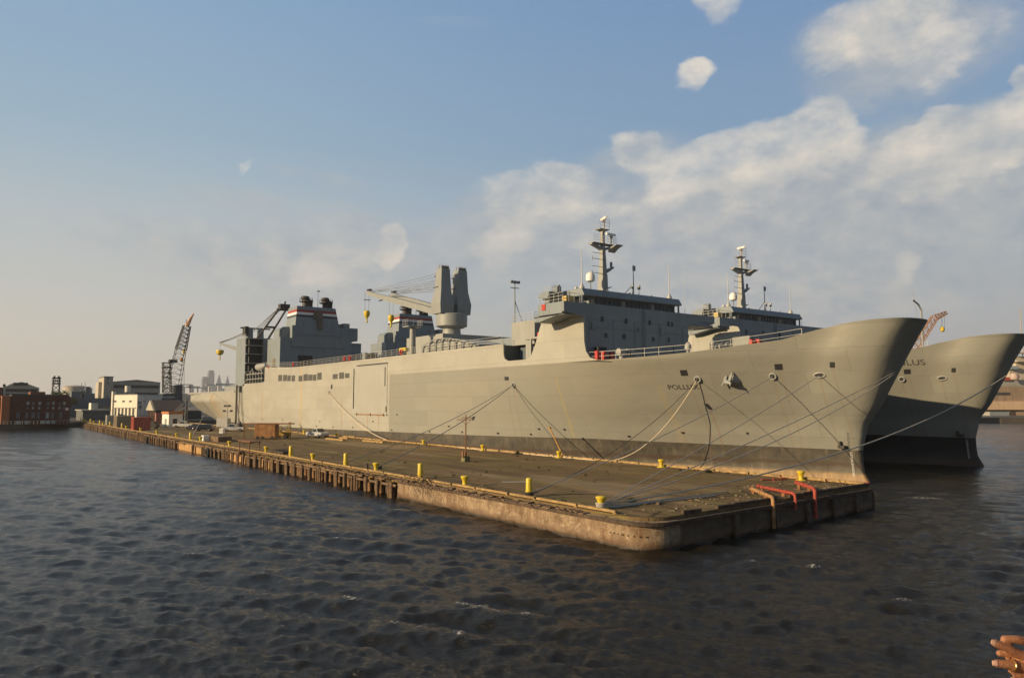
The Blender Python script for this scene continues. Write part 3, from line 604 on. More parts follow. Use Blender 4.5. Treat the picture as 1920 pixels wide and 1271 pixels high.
# anchor
def anchor_at(px, py):
    p = Vector(on_hull(px, py)); R = Matrix.Rotation(math.radians(-14), 3, 'Z') @ Matrix.Rotation(math.radians(14), 3, 'Y')
    def w(a, b, c): return tuple(p + R @ Vector((a, b, c)))
    q = MB(); q.path([w(.4, 0, .3), w(-.30, 0, .12), w(-.42, 0, .1)], [.62, .56, .44], 18)
    a = q.build('hawse_pipe', GPL, SHIP, smooth=True)
    q = MB(); q.path([w(-.2, 0, .2), w(-.95, 0, -.28)], [.17, .2], 8)
    q.path([w(-.92, -.72, -.50), w(-1.0, -.3, -.40), w(-1.02, 0, -.34), w(-1.0, .3, -.36), w(-.92, .72, -.40)], [.10, .24, .30, .24, .10], 10)
    for s in (-1, 1):
        y0 = s * .42
        q.add([w(-1.05, y0 - .16, -.35), w(-1.05, y0 + .16, -.35), w(-.98, y0 + .24 , .25), w(-.82, y0, .95), w(-.98, y0 - .24, .25), w(-.85, y0 - .16, -.35), w(-.85, y0 + .16, -.35), w(-.86, y0 + .22, .25), w(-.78, y0, .93), w(-.86, y0 - .22, .25)],
              [(0, 1, 2, 3, 4), (9, 8, 7, 6, 5), (0, 5, 6, 1), (1, 6, 7, 2), (2, 7, 8, 3), (3, 8, 9, 4), (4, 9, 5, 0)])
        q.path([w(-.95, s * .60, -.45), w(-1.0, s * .72, -.80)], [.14, .05], 6)
    q.build('anchor', CRN, SHIP)
anchor_at(1377, 715)
# names and draft marks wrapped on the plating
def hull_text(txt, px, py, size, mat, name, squash=1., rot=0., par=None):
    vs, fs = text_mesh(txt, size); p = on_hull(px, py); out = []
    for x, y, z in vs:
        a = -x * squash * math.cos(rot) + y * math.sin(rot) * 0; c = y + x * math.sin(rot)
        yy = p[1] + a; zz = p[2] + c; out.append((CLX - hb(yy, zz) - .04 + z, yy, zz))
    return MB().add(out, fs).build(name, mat, SHIP)
BT = pm('black_lettering', (.07, .07, .065), .6, bump=0)
hull_text('POLLUX', 1281, 726, .78, BT, 'ship_name', 1.15)
for k in range(11): hull_text(str(31 - k), 1596.5 + k * .55, 849 + k * 4.2, .25, WP, 'draft_mark', 1.)
for k in range(9): hull_text(str(42 - k), 1590 + k * .3, 812 + k * 4.0, .22, pm('faded_lettering', (.17, .17, .16), .6, bump=0), 'draft_mark', 1.)
# ------------------------------------------------ bridge house
q = MB(); q.box(61.75, 80.9, 70.05, 79.0, 13.6, 19.5); bh = q.build('bridge_house', GP, SHIP)
q = MB()
q.prism([(58.3, 19.65), (60.0, 19.45), (61.75, 19.05), (61.75, 19.0), (80.8, 19.0), (82.2, 19.5), (83.8, 19.95), (86.6, 19.8), (86.6, 20.85), (58.3, 20.9)], 'y', 70.0, 70.35)
q.box(58.3, 58.6, 70.35, 75.2, 19.45, 20.9); q.box(58.6, 86.6, 70.35, 76.5, 19.3, 19.6); q.box(86.3, 86.6, 70.35, 75.2, 19.7, 20.85)
q.prism([(70.3, 19.45), (72.2, 19.25), (75.2, 18.75), (76.4, 18.75), (76.4, 19.45)], 'x', 58.6, 61.5)
q.build('bridge_wing', GP, SHIP, bevel=.02)
for px, py, w_, h_ in ((1129, 598, .42, .62), (1174, 602, .42, .62), (1218, 605, .42, .62), (1253, 607, .36, .62), (1260, 608, .3, .6), (1136, 629, .42, .5), (1170, 631, .6, .62), (1225, 636, .4, .55), (1254, 637, .3, .6)):
    p = aty(px, py, 70.0); q = MB(); q.box(p[0] - w_ / 2 - .05, p[0] + w_ / 2 + .05, 69.98, 70.06, p[2] - h_ / 2 - .05, p[2] + h_ / 2 + .05); f = q.build('window', GP, bh)
    q = MB(); q.box(p[0] - w_ / 2, p[0] + w_ / 2, 69.95, 70.0, p[2] - h_ / 2, p[2] + h_ / 2); q.build('pane', GL, f)
for k, (px, py, w_, h_) in enumerate(((1112, 612, .5, .9), (1198, 618, .35, .5), (1240, 622, .5, .9))):
    p = aty(px, py, 70.0); MB().box(p[0] - w_ / 2, p[0] + w_ / 2, 69.8, 70.06, p[2] - h_ / 2, p[2] + h_ / 2).build('vent_box', GP, bh, bevel=.03)
for px in (1105, 1150, 1190, 1236, 1280): p = aty(px, 600, 70.0); MB().cyl((p[0], 69.95, 14.2), (p[0], 69.95, 19.0), .035, n=5).build('wall_pipe', GP, bh)
q = MB(); p = aty(1207, 640, 70.0); q.box(p[0] - .22, p[0] - .17, 69.85, 69.92, 13.7, 20.8); q.box(p[0] + .17, p[0] + .22, 69.85, 69.92, 13.7, 20.8); [q.box(p[0] - .2, p[0] + .2, 69.86, 69.91, z, z + .04) for z in np.arange(13.9, 20.8, .32)]; q.build('wall_ladder', GP, bh)
for z in (15.3, 17.9): MB().box(61.8, 80.85, 69.99, 70.05, z, z + .05).build('weld_strake', GP, bh)
# wheelhouse
q = MB(); q.box(63.2, 79.2, 70.9, 76.5, 20.6, 22.0); wh = q.build('wheelhouse', GP, SHIP)
for k in range(20):
    x = 63.5 + k * .78
    if x > 78.6: break
    q = MB(); q.box(x, x + .52, 70.82, 70.88, 20.98, 21.75); q.build('wheelhouse_window', GL if k % 7 else pm('pale_glass', (.30, .27, .22), .2), wh)
q = MB(); q.prism([(70.05, 21.9), (70.05, 22.1), (70.5, 22.85), (77.2, 22.85), (77.8, 22.3), (77.8, 21.95)], 'x', 61.6, 78.9)
q.prism([(70.05, 21.9), (70.05, 22.1), (70.5, 22.85), (77.2, 22.85), (77.8, 22.3), (77.8, 21.95)], 'x', 78.9, 79.7) ; q.box(61.55, 61.8, 70.3, 70.6, 20.9, 22.0); q.box(79.3, 79.5, 70.3, 70.5, 20.9, 22.0)
for x in (66, 70, 74.1): q.box(x, x + .18, 70.4, 70.6, 22.85, 22.98)
q.build('bridge_roof', GP, SHIP, bevel=.03)
# wing fittings
q = MB(); q.box(58.2, 58.35, 73.6, 74.3, 20.1, 20.85); q.build('sidelight_screen', RP, SHIP)
q = MB(); q.prism([(73.6, 21.55), (75.6, 21.9), (75.6, 22.2), (74.6, 22.55), (73.2, 22.5)], 'x', 58.6, 60.4); q.prism([(74.0, 20.9), (75.0, 20.9), (74.9, 21.7), (74.2, 21.7)], 'x', 59.2, 59.8); q.build('wing_lookout', GP, SHIP, bevel=.05)
def railing(name, pts, h=1.05, step=1.6, r=.028, nb=3, mat=RL, par=SHIP):
    q = MB()
    for a, b in zip(pts[:-1], pts[1:]):
        a, b = Vector(a), Vector(b); L = (b - a).length; n = max(1, int(L / step))
        for k in range(n + 1): p = a.lerp(b, k / n); q.cyl(p, p + Vector((0, 0, h)), r, n=4)
        for j in range(1, nb + 1): q.cyl(a + Vector((0, 0, h * j / nb)), b + Vector((0, 0, h * j / nb)), r * .85, n=4)
    return q.build(name, mat, par)
railing('wing_railing', [(58.7, 75.2, 20.9), (58.7, 70.6, 20.9), (61.4, 70.6, 20.9)], 1.2, .9, .035)
railing('roof_railing', [(59.0, 75.0, 22.5), (59.0, 73.2, 22.5), (60.3, 73.2, 22.5)], .7, .5, .02)
def searchlight(x, y, z, s=.28):
    q = MB(); q.cyl((x, y, z), (x, y, z + 1.0), .06, n=6); q.obox((x, y, z + 1.0), (.5, .12, .5)); b = q.build('searchlight', GP, SHIP)
    q = MB(); q.path([(x - .05, y - .2, z + 1.15), (x, y + .2, z + 1.15)], [s, s * .8], 12); q.build('lens', WP, b)
searchlight(60.6, 74.6, 21.6); searchlight(62.6, 72.6, 22.0, .22); searchlight(70.9, 70.8, 22.85, .15); searchlight(72.1, 70.8, 22.85, .16)
q = MB(); q.prism([(60.2, 21.6), (61.0, 21.6), (60.9, 23.3), (60.6, 23.6), (60.2, 23.2)], 'y', 73.6, 74.8); q.box(59.2, 60.4, 74.2, 75.4, 21.6, 22.5); q.build('signal_locker', GP, SHIP, bevel=.05)
q = MB(); q.box(60.2, 61.4, 71.8, 72.6, 21.0, 21.9); q.build('yellow_locker', pm('locker_yellow', (.55, .42, .14), .6), SHIP)
# radar mast
def P73(px, py, y=73.): return aty(px, py, y)
b0 = P73(1131, 545); mx, mz0 = b0[0], 22.6
zt = P73(1131, 432)[2]; zp = P73(1131, 462)[2]
q = MB(); q.frustum((mx - .55, mx + .50, 72.5, 73.6), mz0, (mx - .46, mx + .42, 72.55, 73.5), mz0 + 2.9); q.frustum((mx - .42, mx + .38, 72.6, 73.4), mz0 + 2.9, (mx - .28, mx + .24, 72.75, 73.3), zp); q.frustum((mx - .26, mx + .22, 72.75, 73.25), zp, (mx - .22, mx + .20, 72.8, 73.2), zt)
mast = q.build('radar_mast', GPL, SHIP, bevel=.04)
q = MB(); zz = zp
for s, L in ((-1, 2.1), (1, 2.0)):
    q.prism([(mx + s * .2, zz - .6), (mx + s * .2, zz - .2), (mx + s * L, zz + .25), (mx + s * L, zz + .02)], 'y', 72.8, 73.3); q.box(min(mx, mx + s * L), max(mx, mx + s * L), 72.5, 73.6, zz + .22, zz + .30)
q.prism([(71.9, zz - .35), (72.6, zz - .8), (72.6, zz - .2), (70.9, zz + .0)], 'x', mx + .6, mx + 1.8)
pl = q.build('mast_platform', GPL, mast)
railing('platform_railing', [(mx - 2.1, 72.5, zz + .3), (mx - .3, 72.5, zz + .3)], 1., .55, .02, par=mast); railing('platform_railing', [(mx + .3, 72.5, zz + .3), (mx + 2.0, 72.5, zz + .3), (mx + 2.0, 73.6, zz + .3)], 1., .55, .02, par=mast)
q = MB(); q.box(mx - .9, mx + .8, 72.5, 73.6, zt, zt + .10); q.prism([(72.2, zt), (73.2, zt - .5), (73.6, zt)], 'x', mx - .2, mx + .2); q.build('top_platform', GPL, mast)
railing('platform_railing', [(mx - .9, 73.6, zt + .1), (mx - .9, 72.5, zt + .1), (mx + .8, 72.5, zt + .1), (mx + .8, 73.6, zt + .1)], 1.3, .6, .02, par=mast)
def radar(x, y, z, L, yaw, par):
    q = MB(); q.cyl((x, y, z), (x, y, z + 1.0), .11, n=8); q.obox((x, y, z + 1.12), (.36, .38, .32), yaw); r = q.build('radar', GPL, par)
    q = MB(); R = Matrix.Rotation(yaw, 3, 'Z') @ Matrix.Rotation(-.10, 3, 'Y'); q.obox((x, y, z + 1.5), (L, .22, .3), M=R); q.build('scanner', WP, r)
radar(mx + .15, 72.9, zt + .1, 2.7, math.radians(62), mast); radar(mx + 1.5, 73, zz + .3, 2.6, math.radians(20), mast)
for dz_, L in ((-1.1, 1.7), (-1.9, 1.7), (-2.9, 1.8), (-3.8, 1.8)):
    q = MB(); q.cyl((mx - .2, 72.7, zz + dz_), (mx - .4 - L, 72.7, zz + dz_), .04, n=5)
    if dz_ in (-1.9, -3.8): q.cyl((mx - .45 - L, 72.7, zz + dz_ - .2), (mx - .45 - L, 72.7, zz + dz_ + .3), .07, n=6)
    q.build('antenna_bar', GP, mast)
q = MB()
q.prism([(mx + .3, zz - 3.7), (mx + .8, zz - 3.0), (mx + 1.7, zz - 2.65), (mx + 1.7, zz - 2.8), (mx + 1.0, zz - 3.3)], 'y', 72.6, 73.4); q.prism([(mx + .4, zz - 5.8), (mx + 1.2, zz - 5.4), (mx + 1.2, zz - 5.5)], 'y', 72.6, 73.3)
q.cyl((mx + 1.5, 73, zz - 2.7), (mx + 1.5, 73, zz - 2.0), .18, n=10)
q.build('sensor_bracket', GP, mast)
for k, (px, py, pyt, r_) in enumerate(((1091, 537, 465, .09), (1188, 549, 497, .10), (1255, 556, 495, .08), (1284, 595, 500, .03))):
    b0 = P73(px, py, 72.); t0 = P73(px - 1, pyt, 72.); q = MB(); q.path([(b0[0], 72, b0[2] - .6), (b0[0], 72, b0[2] + (t0[2] - b0[2]) * .5), (t0[0], 72, t0[2])], [r_, r_ * .7, r_ * .4], 6)
    if k == 0 or k == 2: q.lathe([(.35, -.3), (.35, 0), (.2, .1), (.2, .3)], (b0[0], 72, b0[2]), 10)
    if k == 1: q.box(t0[0] - .05, t0[0] + .35, 71.9, 72.1, t0[2] - .8, t0[2] - .1); q.cyl((b0[0], 72, b0[2] + 1.2), (b0[0] - 1.6, 72, b0[2] - .2), .05, n=5)
    q.build('whip_antenna' if k != 1 else 'signal_pole', RL if k != 1 else GP, SHIP, smooth=True)
def dome(px, py, y, r):
    p = P73(px, py, y); q = MB(); q.lathe([(r * .62, -r * .95), (r * .9, -r * .8), (r, -.1), (r * .93, r * .45), (r * .7, r * .85), (r * .35, r * 1.08), (.02, r * 1.14)], p, 20); d = q.build('satellite_dome', WP, SHIP, smooth=True)
    q = MB(); q.cyl((p[0], p[1], p[2] - r * .9), (p[0], p[1], 22.7), .09, n=8); q.build('dome_post', GP, d)
dome(1107, 520, 72.6, .62)
# block, light pole and clutter between wing plate and notch
q = MB(); q.box(63.6, 67.5, 82.8, 88.3, 16.7, 20.1); q.build('midships_locker', GPL, SHIP)
q = MB(); q.box(61.9, 66, 78.6, 83.0, 17.15, 17.4); q.cyl((61.9, 81.4, 14.2), (61.9, 81.4, 17.2), .18, n=8); q.box(61.75, 62.1, 81.2, 82.4, 14.2, 16.5); q.build('boat_platform', GPL, SHIP)
p = aty(965, 604, 88.); q = MB(); q.cyl((p[0], 88, 20), (p[0], 88, 26.0), .10, n=8); q.cyl((p[0], 88, 23.4), (p[0] + 1.5, 88, 20), .06, n=6); q.box(p[0] - .8, p[0] + .8, 87.95, 88.05, 25.2, 25.3)
for dx in (-.6, 0, .6): q.obox((p[0] + dx, 87.9, 26.1), (.42, .3, .38))
q.build('floodlight_pole', GP, SHIP)
railing('locker_railing', [(63.7, 88.2, 20.1), (63.7, 82.9, 20.1), (67.4, 82.9, 20.1)], 1.1, 1., .03)
q = MB(); q.box(62.2, 63.0, 79.4, 80.4, 17.4, 18.0); q.build('red_locker', RP, SHIP)
# foredeck
fr = []
for px, py in ((1100, 676), (1180, 670), (1260, 664), (1329, 656.5), (1408, 646.5), (1460, 641), (1502, 635.5)):
    p = on_hull(px, py + 1.2); fr.append((CLX - hb(p[1], ztop(p[1])) + .25, p[1], ztop(p[1]) - .02))
railing('foredeck_railing', fr, 1.1, 1.7, .035, 2)
railing('upper_deck_railing', [(61.65, 88, 16.85), (61.65, 92, 16.85), (61.65, 172, 16.85), (61.65, 195, 17.65)], 1.15, 2.2, .035, 3)
def vent(x, y, z, r=.55, h=1.3):
    q = MB(); q.cyl((x, y, z), (x, y, z + h * .6), r * .55, n=10); q.lathe([(r * .6, 0), (r, .1), (r, .35), (r * .8, .7), (r * .3, .92), (.02, .95)], (x, y, z + h * .55), 16); return q.build('mushroom_vent', GPL, SHIP, smooth=True)
for px, py, k, r_ in ((1290, 650, 58, .40), (1336, 644, 55, .32)): p = aty(px, py, k); vent(p[0], k, 13.9, r_, p[2] + .1 - 13.9)
p = aty(1619, 603, 45.); vent(p[0], 45, 15.0, .62, p[2] + .15 - 15.0)
a = aty(1373, 633, 55.5); b_ = aty(1405, 629, 51.5); q = MB(); q.add([(a[0], 55.5, 13.8), (b_[0], 51.5, 13.8), (b_[0], 51.5, b_[2]), (a[0], 55.5, a[2])] + [(a[0] + .3, 55.6, 13.8), (b_[0] + .3, 51.6, 13.8), (b_[0] + .3, 51.6, b_[2]), (a[0] + .3, 55.6, a[2])], [(0, 1, 2, 3), (4, 5, 6, 7), (3, 2, 6, 7), (1, 2, 6, 5), (0, 3, 7, 4)]); q.build('foredeck_windbreak', GPL, SHIP)
for px, y in ((1120, 68), (1132, 68.5), (1146, 69), (1412, 51), (1424, 50.6)):
    p = aty(px, 662, y); q = MB(); q.box(p[0], p[0] + .5, y, y + .5, ztop(y), ztop(y) + (1.2 if y > 60 else .85)); q.build('fire_box', RP, SHIP)
q = MB(); q.box(63.2, 64.6, 69.2, 70.04, 13.7, 15.4); q.build('doorway', DK, SHIP)
for px, py in ((1180, 662), (1165, 660)):
    p = aty(px, py, 66); q = MB(); q.cyl((p[0], 66, 13.6), (p[0], 66, 14.3), .3, n=10); q.cyl((p[0] - .5, 66, 14.6), (p[0] + .5, 66, 14.6), .45, n=12); q.build('mooring_winch', GPL, SHIP, smooth=True)
for px, y in ((1351, 55.5), (1363, 54.5), (1343, 56)):
    p = aty(px, 650, y); q = MB(); q.cyl((p[0], y, ztop(y)), (p[0] - .2, y, ztop(y) + 1.0), .12, n=6); q.path([(p[0] - .2, y, ztop(y) + 1.), (p[0] + .3, y, ztop(y) + 1.2), (p[0] + .6, y, ztop(y) + .8)], .12, 6); q.build('chain_stopper', GPL, SHIP)
# life rings / deck gear along the upper rail
for px, c_ in ((504, RP), (550, RP), (646, RP), (656, RP), (752, RP)):
    p = atx(px, 676 if px > 600 else 684, 61.55); q = MB(); rr = [(61.52, p[1] + .42 * math.cos(a), (17.45 if px < 600 else 17.35) + .1 + .38 * math.sin(a)) for a in np.linspace(0, 6.28, 15)]; q.path(rr, .12, 6, caps=False); q.build('life_ring', c_, SHIP, smooth=True)
q = MB(); q.box(61.8, 62.8, 118, 120.4, 17.6, 18.2); [q.cyl((62.3, y, 16.7), (62.3, y, 17.6), .06, n=5) for y in (118.3, 120.1)]; q.build('hose_reel', YP, SHIP)
# ribbed ramp housing abreast the crane
q = MB(); top = [(96.5, 17.5), (99, 18.1), (103, 18.75), (106.5, 19.0), (109, 18.8), (112.5, 18.0)]
q.prism([(96.5, 16.7)] + top + [(112.5, 16.7)], 'x', 63.0, 68.5); rh = q.build('ramp_housing', GPL, SHIP)
for k in range(8):
    y = 96.8 + k * 2.15; zt_ = np.interp(y, [t[0] for t in top], [t[1] for t in top]); q = MB(); q.prism([(61.9, 16.7), (62.15, 16.7), (62.25, zt_ - .5), (62.6, zt_ - .1), (63.1, zt_ - .1), (63.1, zt_ + .05), (62.4, zt_ + .05), (61.9, zt_ - .4)], 'y', y, y + .22); q.build('rib', GPL, rh)
q = MB(); q.path([(61.95, y, z - .02) for y, z in top], .09, 5); q.path([(61.95, y, 16.7 + (z - 16.7) * .55) for y, z in top], .05, 5); q.build('handrail', GPL, rh)
q = MB(); q.box(66.5, 84, 113, 126.5, 16.7, 20.6); q.build('crane_deckhouse', GPL, SHIP)
q = MB(); q.box(70, 84, 96, 112, 16.7, 18.9); q.build('hatch_house', GP, SHIP)
q = MB(); q.cyl((63.0, 117.6, 16.7), (63.0, 117.6, 21.8), .62, .5, 14); q.box(61.6, 64.6, 116.6, 118.8, 21.8, 22.0); kp = q.build('king_post', CRN, SHIP, smooth=True)
railing('post_railing', [(61.6, 118.8, 22), (61.6, 116.6, 22), (64.6, 116.6, 22), (64.6, 118.8, 22)], 1.1, .8, .03, par=kp)
# twin tower crane
cx, cy = 77.0, 127.4
q = MB(); q.lathe([(2.35, 0), (2.0, .6), (1.75, 2.6), (1.85, 3.1)], (cx, cy, 20.4), 28); ped = q.build('crane_pedestal', CRN, SHIP, smooth=True)
q = MB(); q.lathe([(2.3, -.35), (3.1, .0), (3.12, 2.3), (2.9, 2.45)], (cx, cy, 23.6), 32); drum = q.build('crane_drum', CRN, SHIP, smooth=True)
for k, X in enumerate((75.0, 79.0)):
    prof = [(1.0, 26.0), (1.7, 26.05), (1.75, 27.6), (1.35, 29.2), (1.02, 31.0), (.95, 34.7), (1.0, 34.8)]
    q = MB(); A = [(X - 1.45, X + 1.45, 125.9, 129.2), (X - 1.6, X + 1.6, 125.8, 129.6), (X - 1.15, X + 1.15, 126.3, 128.9), (X - .95, X + .95, 126.5, 128.6)]; Z = [26.0, 28.0, 30.6, 35.0]
    for i in range(3): q.frustum(A[i], Z[i] + (.0 if i == 0 else 0), A[i + 1], Z[i + 1])
    tw = q.build('crane_tower', CRN if k == 0 else CRN, drum)
    q = MB(); q.box(X - .8, X + .8, 128.6, 129.6, 33.6, 33.8); q.box(X - 1.2, X - .95, 127.5, 129.4, 31.3, 31.45); q.cyl((X - .5, 129.2, 34.2), (X + .5, 129.2, 34.2), .45, n=10); q.box(X - .6, X + .9, 126.8, 127.2, 35.0, 35.6); q.cyl((X - .6, 128, 35), (X - .6, 128, 35.9), .05, n=5)
    q.build('sheave_block', BK, tw)
    railing('tower_railing', [(X - .9, 128.5, 35), (X - .9, 126.6, 35), (X + .9, 126.6, 35)], .8, .5, .025, par=tw)
    tip = Vector((X - .9 if k == 0 else X - .6, 161.0 if k == 0 else 157.0, 34.15 if k == 0 else 33.6)); foot = Vector((X, 129.6, 26.6))
    q = MB(); T = (tip - foot).normalized(); V = Vector((0, -T.z, T.y)).normalized()
    def bo(t, w, h): c = foot.lerp(tip, t); return [c + Vector((s1 * w, 0, 0)) + V * s2 * h for s1, s2 in ((-1, -1), (1, -1), (1, 1), (-1, 1))]
    vs = []; secs = [(0, .55, .35), (.06, .6, .62), (.55, .55, .62), (.95, .42, .38), (1., .38, .26)]
    for s_ in secs: vs += bo(*s_)
    fs = [(i * 4 + j, i * 4 + (j + 1) % 4, (i + 1) * 4 + (j + 1) % 4, (i + 1) * 4 + j) for i in range(4) for j in range(4)] + [(0, 1, 2, 3), (19, 18, 17, 16)]
    q.add(vs, fs); bm_ = q.build('crane_boom', CRN, drum)
    q = MB(); q.obox(tip + Vector((0, -1.2, .55)), (.8, 1.3, .35)); [q.obox(foot.lerp(tip, t) - Vector((0, 0, .85)), (.5, 1.4, .15)) for t in (.16, .78)]; q.build('boom_head', BK, bm_)
    q = MB()
    for j in range(7): a = foot.lerp(tip, .97 - .03 * (j % 3)) + Vector((.12 * (j - 3), 0, .5)); bb = Vector((X + .1 * (j - 3), 129.3, 34.3 - .6 * j if j < 4 else 32.6 - .5 * (j - 3))); q.cyl(a, bb, .032, n=4)
    q.build('luffing_cable', CB, bm_)
    hz_ = 28.7 if k == 0 else 27.6; q = MB(); q.lathe([(.08, -1.6), (.3, -1.5), (.16, -1.1), (.2, -.5), (.55, -.1), (.75, .5), (.7, 1.0), (.4, 1.3)], (tip.x, tip.y, hz_), 12); hk = q.build('hook_block', YP, bm_, smooth=True)
    q = MB(); [q.cyl((tip.x + s, tip.y, hz_ + 1.2), (tip.x + s, tip.y, tip.z), .035, n=4) for s in (-.5, .5)]; q.box(tip.x - .8, tip.x + .8, tip.y - .1, tip.y + .1, tip.z - 1.7, tip.z - 1.55); q.build('hoist_cable', CB, hk)
# ------------------------------------------------ funnel house
q = MB(); q.box(66.2, 86.6, 198.0, 208.5, 16.0, 26.0); q.build('funnel_house', GP, SHIP)
q = MB(); q.frustum((69.3, 84.6, 197.7, 206.0), 23.6, (69.3, 84.2, 197.72, 206.0), 29.4); q.box(84.2, 86.0, 198.2, 205, 26, 30.8) ; q.box(86.0, 88.6, 198.4, 205, 26, 29.6)
q.build('uptake_casing', GP, SHIP)
fn = []
F0 = (69.9, 83.2, 197.5, 206.2); F1 = (70.6, 81.6, 198.0, 204.6)
def fsec(z): t = (z - 27.) / (34.8 - 27.); return tuple(F0[i] + (F1[i] - F0[i]) * t for i in range(4))
bands = [(27., 31.85, GP), (31.85, 32.45, pm('navy_band', (.02, .03, .05), .5, bump=.05)), (32.45, 33.15, WP), (33.15, 33.85, pm('red_band', (.32, .04, .03), .5, bump=.05)), (33.85, 34.8, GP)]
fo = None
for k, (a, b_, mt) in enumerate(bands):
    q = MB(); q.frustum(fsec(a), a, fsec(b_), b_); o_ = q.build('funnel' if fo is None else 'funnel_band', mt, SHIP if fo is None else fo); fo = fo or o_
for X in (74.2, 80.0):
    q = MB(); q.cyl((X, 201, 34.8), (X, 201, 37.4), 1.05, n=18); q.cyl((X + 1.0, 200.6, 34.8), (X + 1.0, 200.6, 37.0), .7, n=14); q.lathe([(.95, 0), (1.15, .2), (1.1, .9), (.9, 1.0)], (X - .3, 201, 37.0), 18); q.lathe([(1.9, 0), (1.9, .12)], (X, 201, 36.4), 18)
    ex = q.build('exhaust_pipe', BK, fo, smooth=True); railing('pipe_railing', [(X + 1.85 * math.cos(a), 201 + 1.85 * math.sin(a), 36.5) for a in np.linspace(0, 6.28, 11)], 1., .8, .03, mat=BK, par=ex)
q = MB(); q.cyl((77.2, 200, 34.8), (77.2, 200, 39.6), .07, n=6); q.obox((77.3, 200, 39.6), (.8, .3, .3)); q.build('funnel_mast', GP, SHIP)
q = MB(); q.box(75.2, 77.6, 197.2, 197.75, 31.4, 33.6); q.box(76.3, 77.6, 197.0, 197.6, 28.6, 31.4); q.build('funnel_duct', pm('brown_duct', (.15, .12, .09), .7, var=.25, scale=1), SHIP)
q = MB(); q.prism([(66.6, 26.0), (66.6, 28.2), (67.5, 29.0), (69.4, 29.2), (69.4, 26.0)], 'y', 200, 204.5); q.box(67.2, 69.3, 199.9, 200.1, 27.0, 28.2); q.build('air_intake', GP, SHIP)
for a in ((71.2, 75.2, 17.0, 21.3), (84.2, 87, 17.0, 20.6)): q = MB(); q.box(a[0], a[1], 197.9, 198.02, a[2], a[3]); q.build('dark_door', DK, SHIP)
q = MB(); q.box(66.1, 66.2, 201.6, 203.6, 17.2, 20.4); q.build('side_grille', pm('grille_brown', (.16, .13, .09), .7), SHIP)
q = MB(); q.box(86.6, 90, 199, 207, 16.0, 25.4); q.box(88.0, 91.8, 192, 200, 16.0, 22.4); q.box(88.6, 91.0, 190, 192, 22.0, 22.3); q.build('vent_house', GP, SHIP)
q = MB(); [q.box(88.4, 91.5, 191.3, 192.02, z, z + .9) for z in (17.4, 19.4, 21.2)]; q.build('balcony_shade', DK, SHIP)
# after stair tower, recess and lifeboat
q = MB(); q.box(61.5, 61.75, 213.2, 222.0, 13.2, 26.8); q.box(61.75, 70.6, 213.4, 222.0, 13.6, 26.6); q.box(66.2, 70.6, 212.4, 213.4, 13.6, 26.7); st = q.build('stair_tower', GP, SHIP)
q = MB(); q.box(61.8, 66.2, 213.3, 213.42, 14, 26.4); q.build('stairwell', DK, st)
for z in (14.2, 16.8, 19.4, 22.0, 24.4, 26.4): q = MB(); q.box(61.5, 66.2, 212.2, 213.3, z, z + .22); q.cyl((62.2, 212.3, z), (62.2, 212.3, z + 2.0 if z < 26 else z + .3), .07, n=5); q.build('stair_landing', GPL, st)
railing('stair_railing', [(61.6, 222, 26.7), (61.6, 213.3, 26.7)], 1., 1.2, .04, par=st)
q = MB(); q.box(61.6, 66.3, 209.5, 213.2, 20.0, 22.4); q.build('dummy_shade', DK, st) if False else None
q = MB(); q.path([(63.2, 200.2, 18.4), (63.2, 201.0, 18.2), (63.2, 204, 18.0), (63.2, 206.6, 18.2), (63.2, 207.6, 18.5)], [.3, .95, 1.15, .95, .3], 12); q.build('lifeboat', GPL, SHIP, smooth=True)
q = MB()
for y in (199.5, 202, 204.5, 207, 209.5, 212): q.box(61.9, 62.2, y, y + .25, 13.7, 16.6 + .5 * (y % 2)); 
for z in (14.8, 16.2): q.box(61.8, 62.0, 198, 213.2, z, z + .18)
q.path([(62, 199, 16), (62, 201, 17.6), (62, 203, 16)], .1, 5); q.path([(62, 206, 16), (62, 208, 17.8), (62, 210, 16)], .1, 5)
q.build('boat_davit', GPL, SHIP)
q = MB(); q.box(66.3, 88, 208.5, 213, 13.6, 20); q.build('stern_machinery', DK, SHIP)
q = MB(); q.cyl((63, 214.2, 11.4), (63, 214.2, 13.6), .8, n=12); q.cyl((63, 217.5, 11.4), (63, 217.5, 13.6), .8, n=12); q.box(62, 66, 220, 221.6, 11.4, 13.6); q.build('tower_support', GPL, SHIP)
# low after deck with ramp house and bulwark
q = MB(); q.box(61.6, 61.8, 223, 281, 11.4, 12.0); q.build('stern_bulwark', GPL, SHIP)
p = atx(398, 722, 66); q = MB(); q.box(66, 86, 232, 234, 11.4, 14.0); q.prism([(66, 11.4), (66, 13.6), (70, 15.0), (86, 15.0), (86, 11.4)], 'y', 234, 250); q.build('stern_ramp_house', CRN, SHIP)
for y in (258, 270): q = MB(); q.cyl((66, y, 11.4), (66, y, 14.5), .2, n=6); q.cyl((74, y, 11.4), (74, y, 14.5), .2, n=6); q.box(65, 75, y - .2, y + .2, 14.4, 14.9); q.build('goal_post', WP, SHIP)
q = MB(); q.box(61.2, 61.5, 219.6, 220.3, 1.0, 13.5); q.build('hull_guard', pm('dark_strip', (.06, .05, .04), .8), SHIP)
# accommodation ladder hanging down the side
q = MB(); q.box(60.6, 60.75, 214.6, 214.75, 1.9, 13); q.box(60.6, 60.75, 216.5, 216.65, 1.9, 13)
for k in range(18): q.box(60.55, 60.8, 214.6, 216.6, 2.1 + k * .62, 2.25 + k * .62)
q.build('boarding_ladder', pm('ladder_grey', (.14, .14, .13), .6), SHIP)
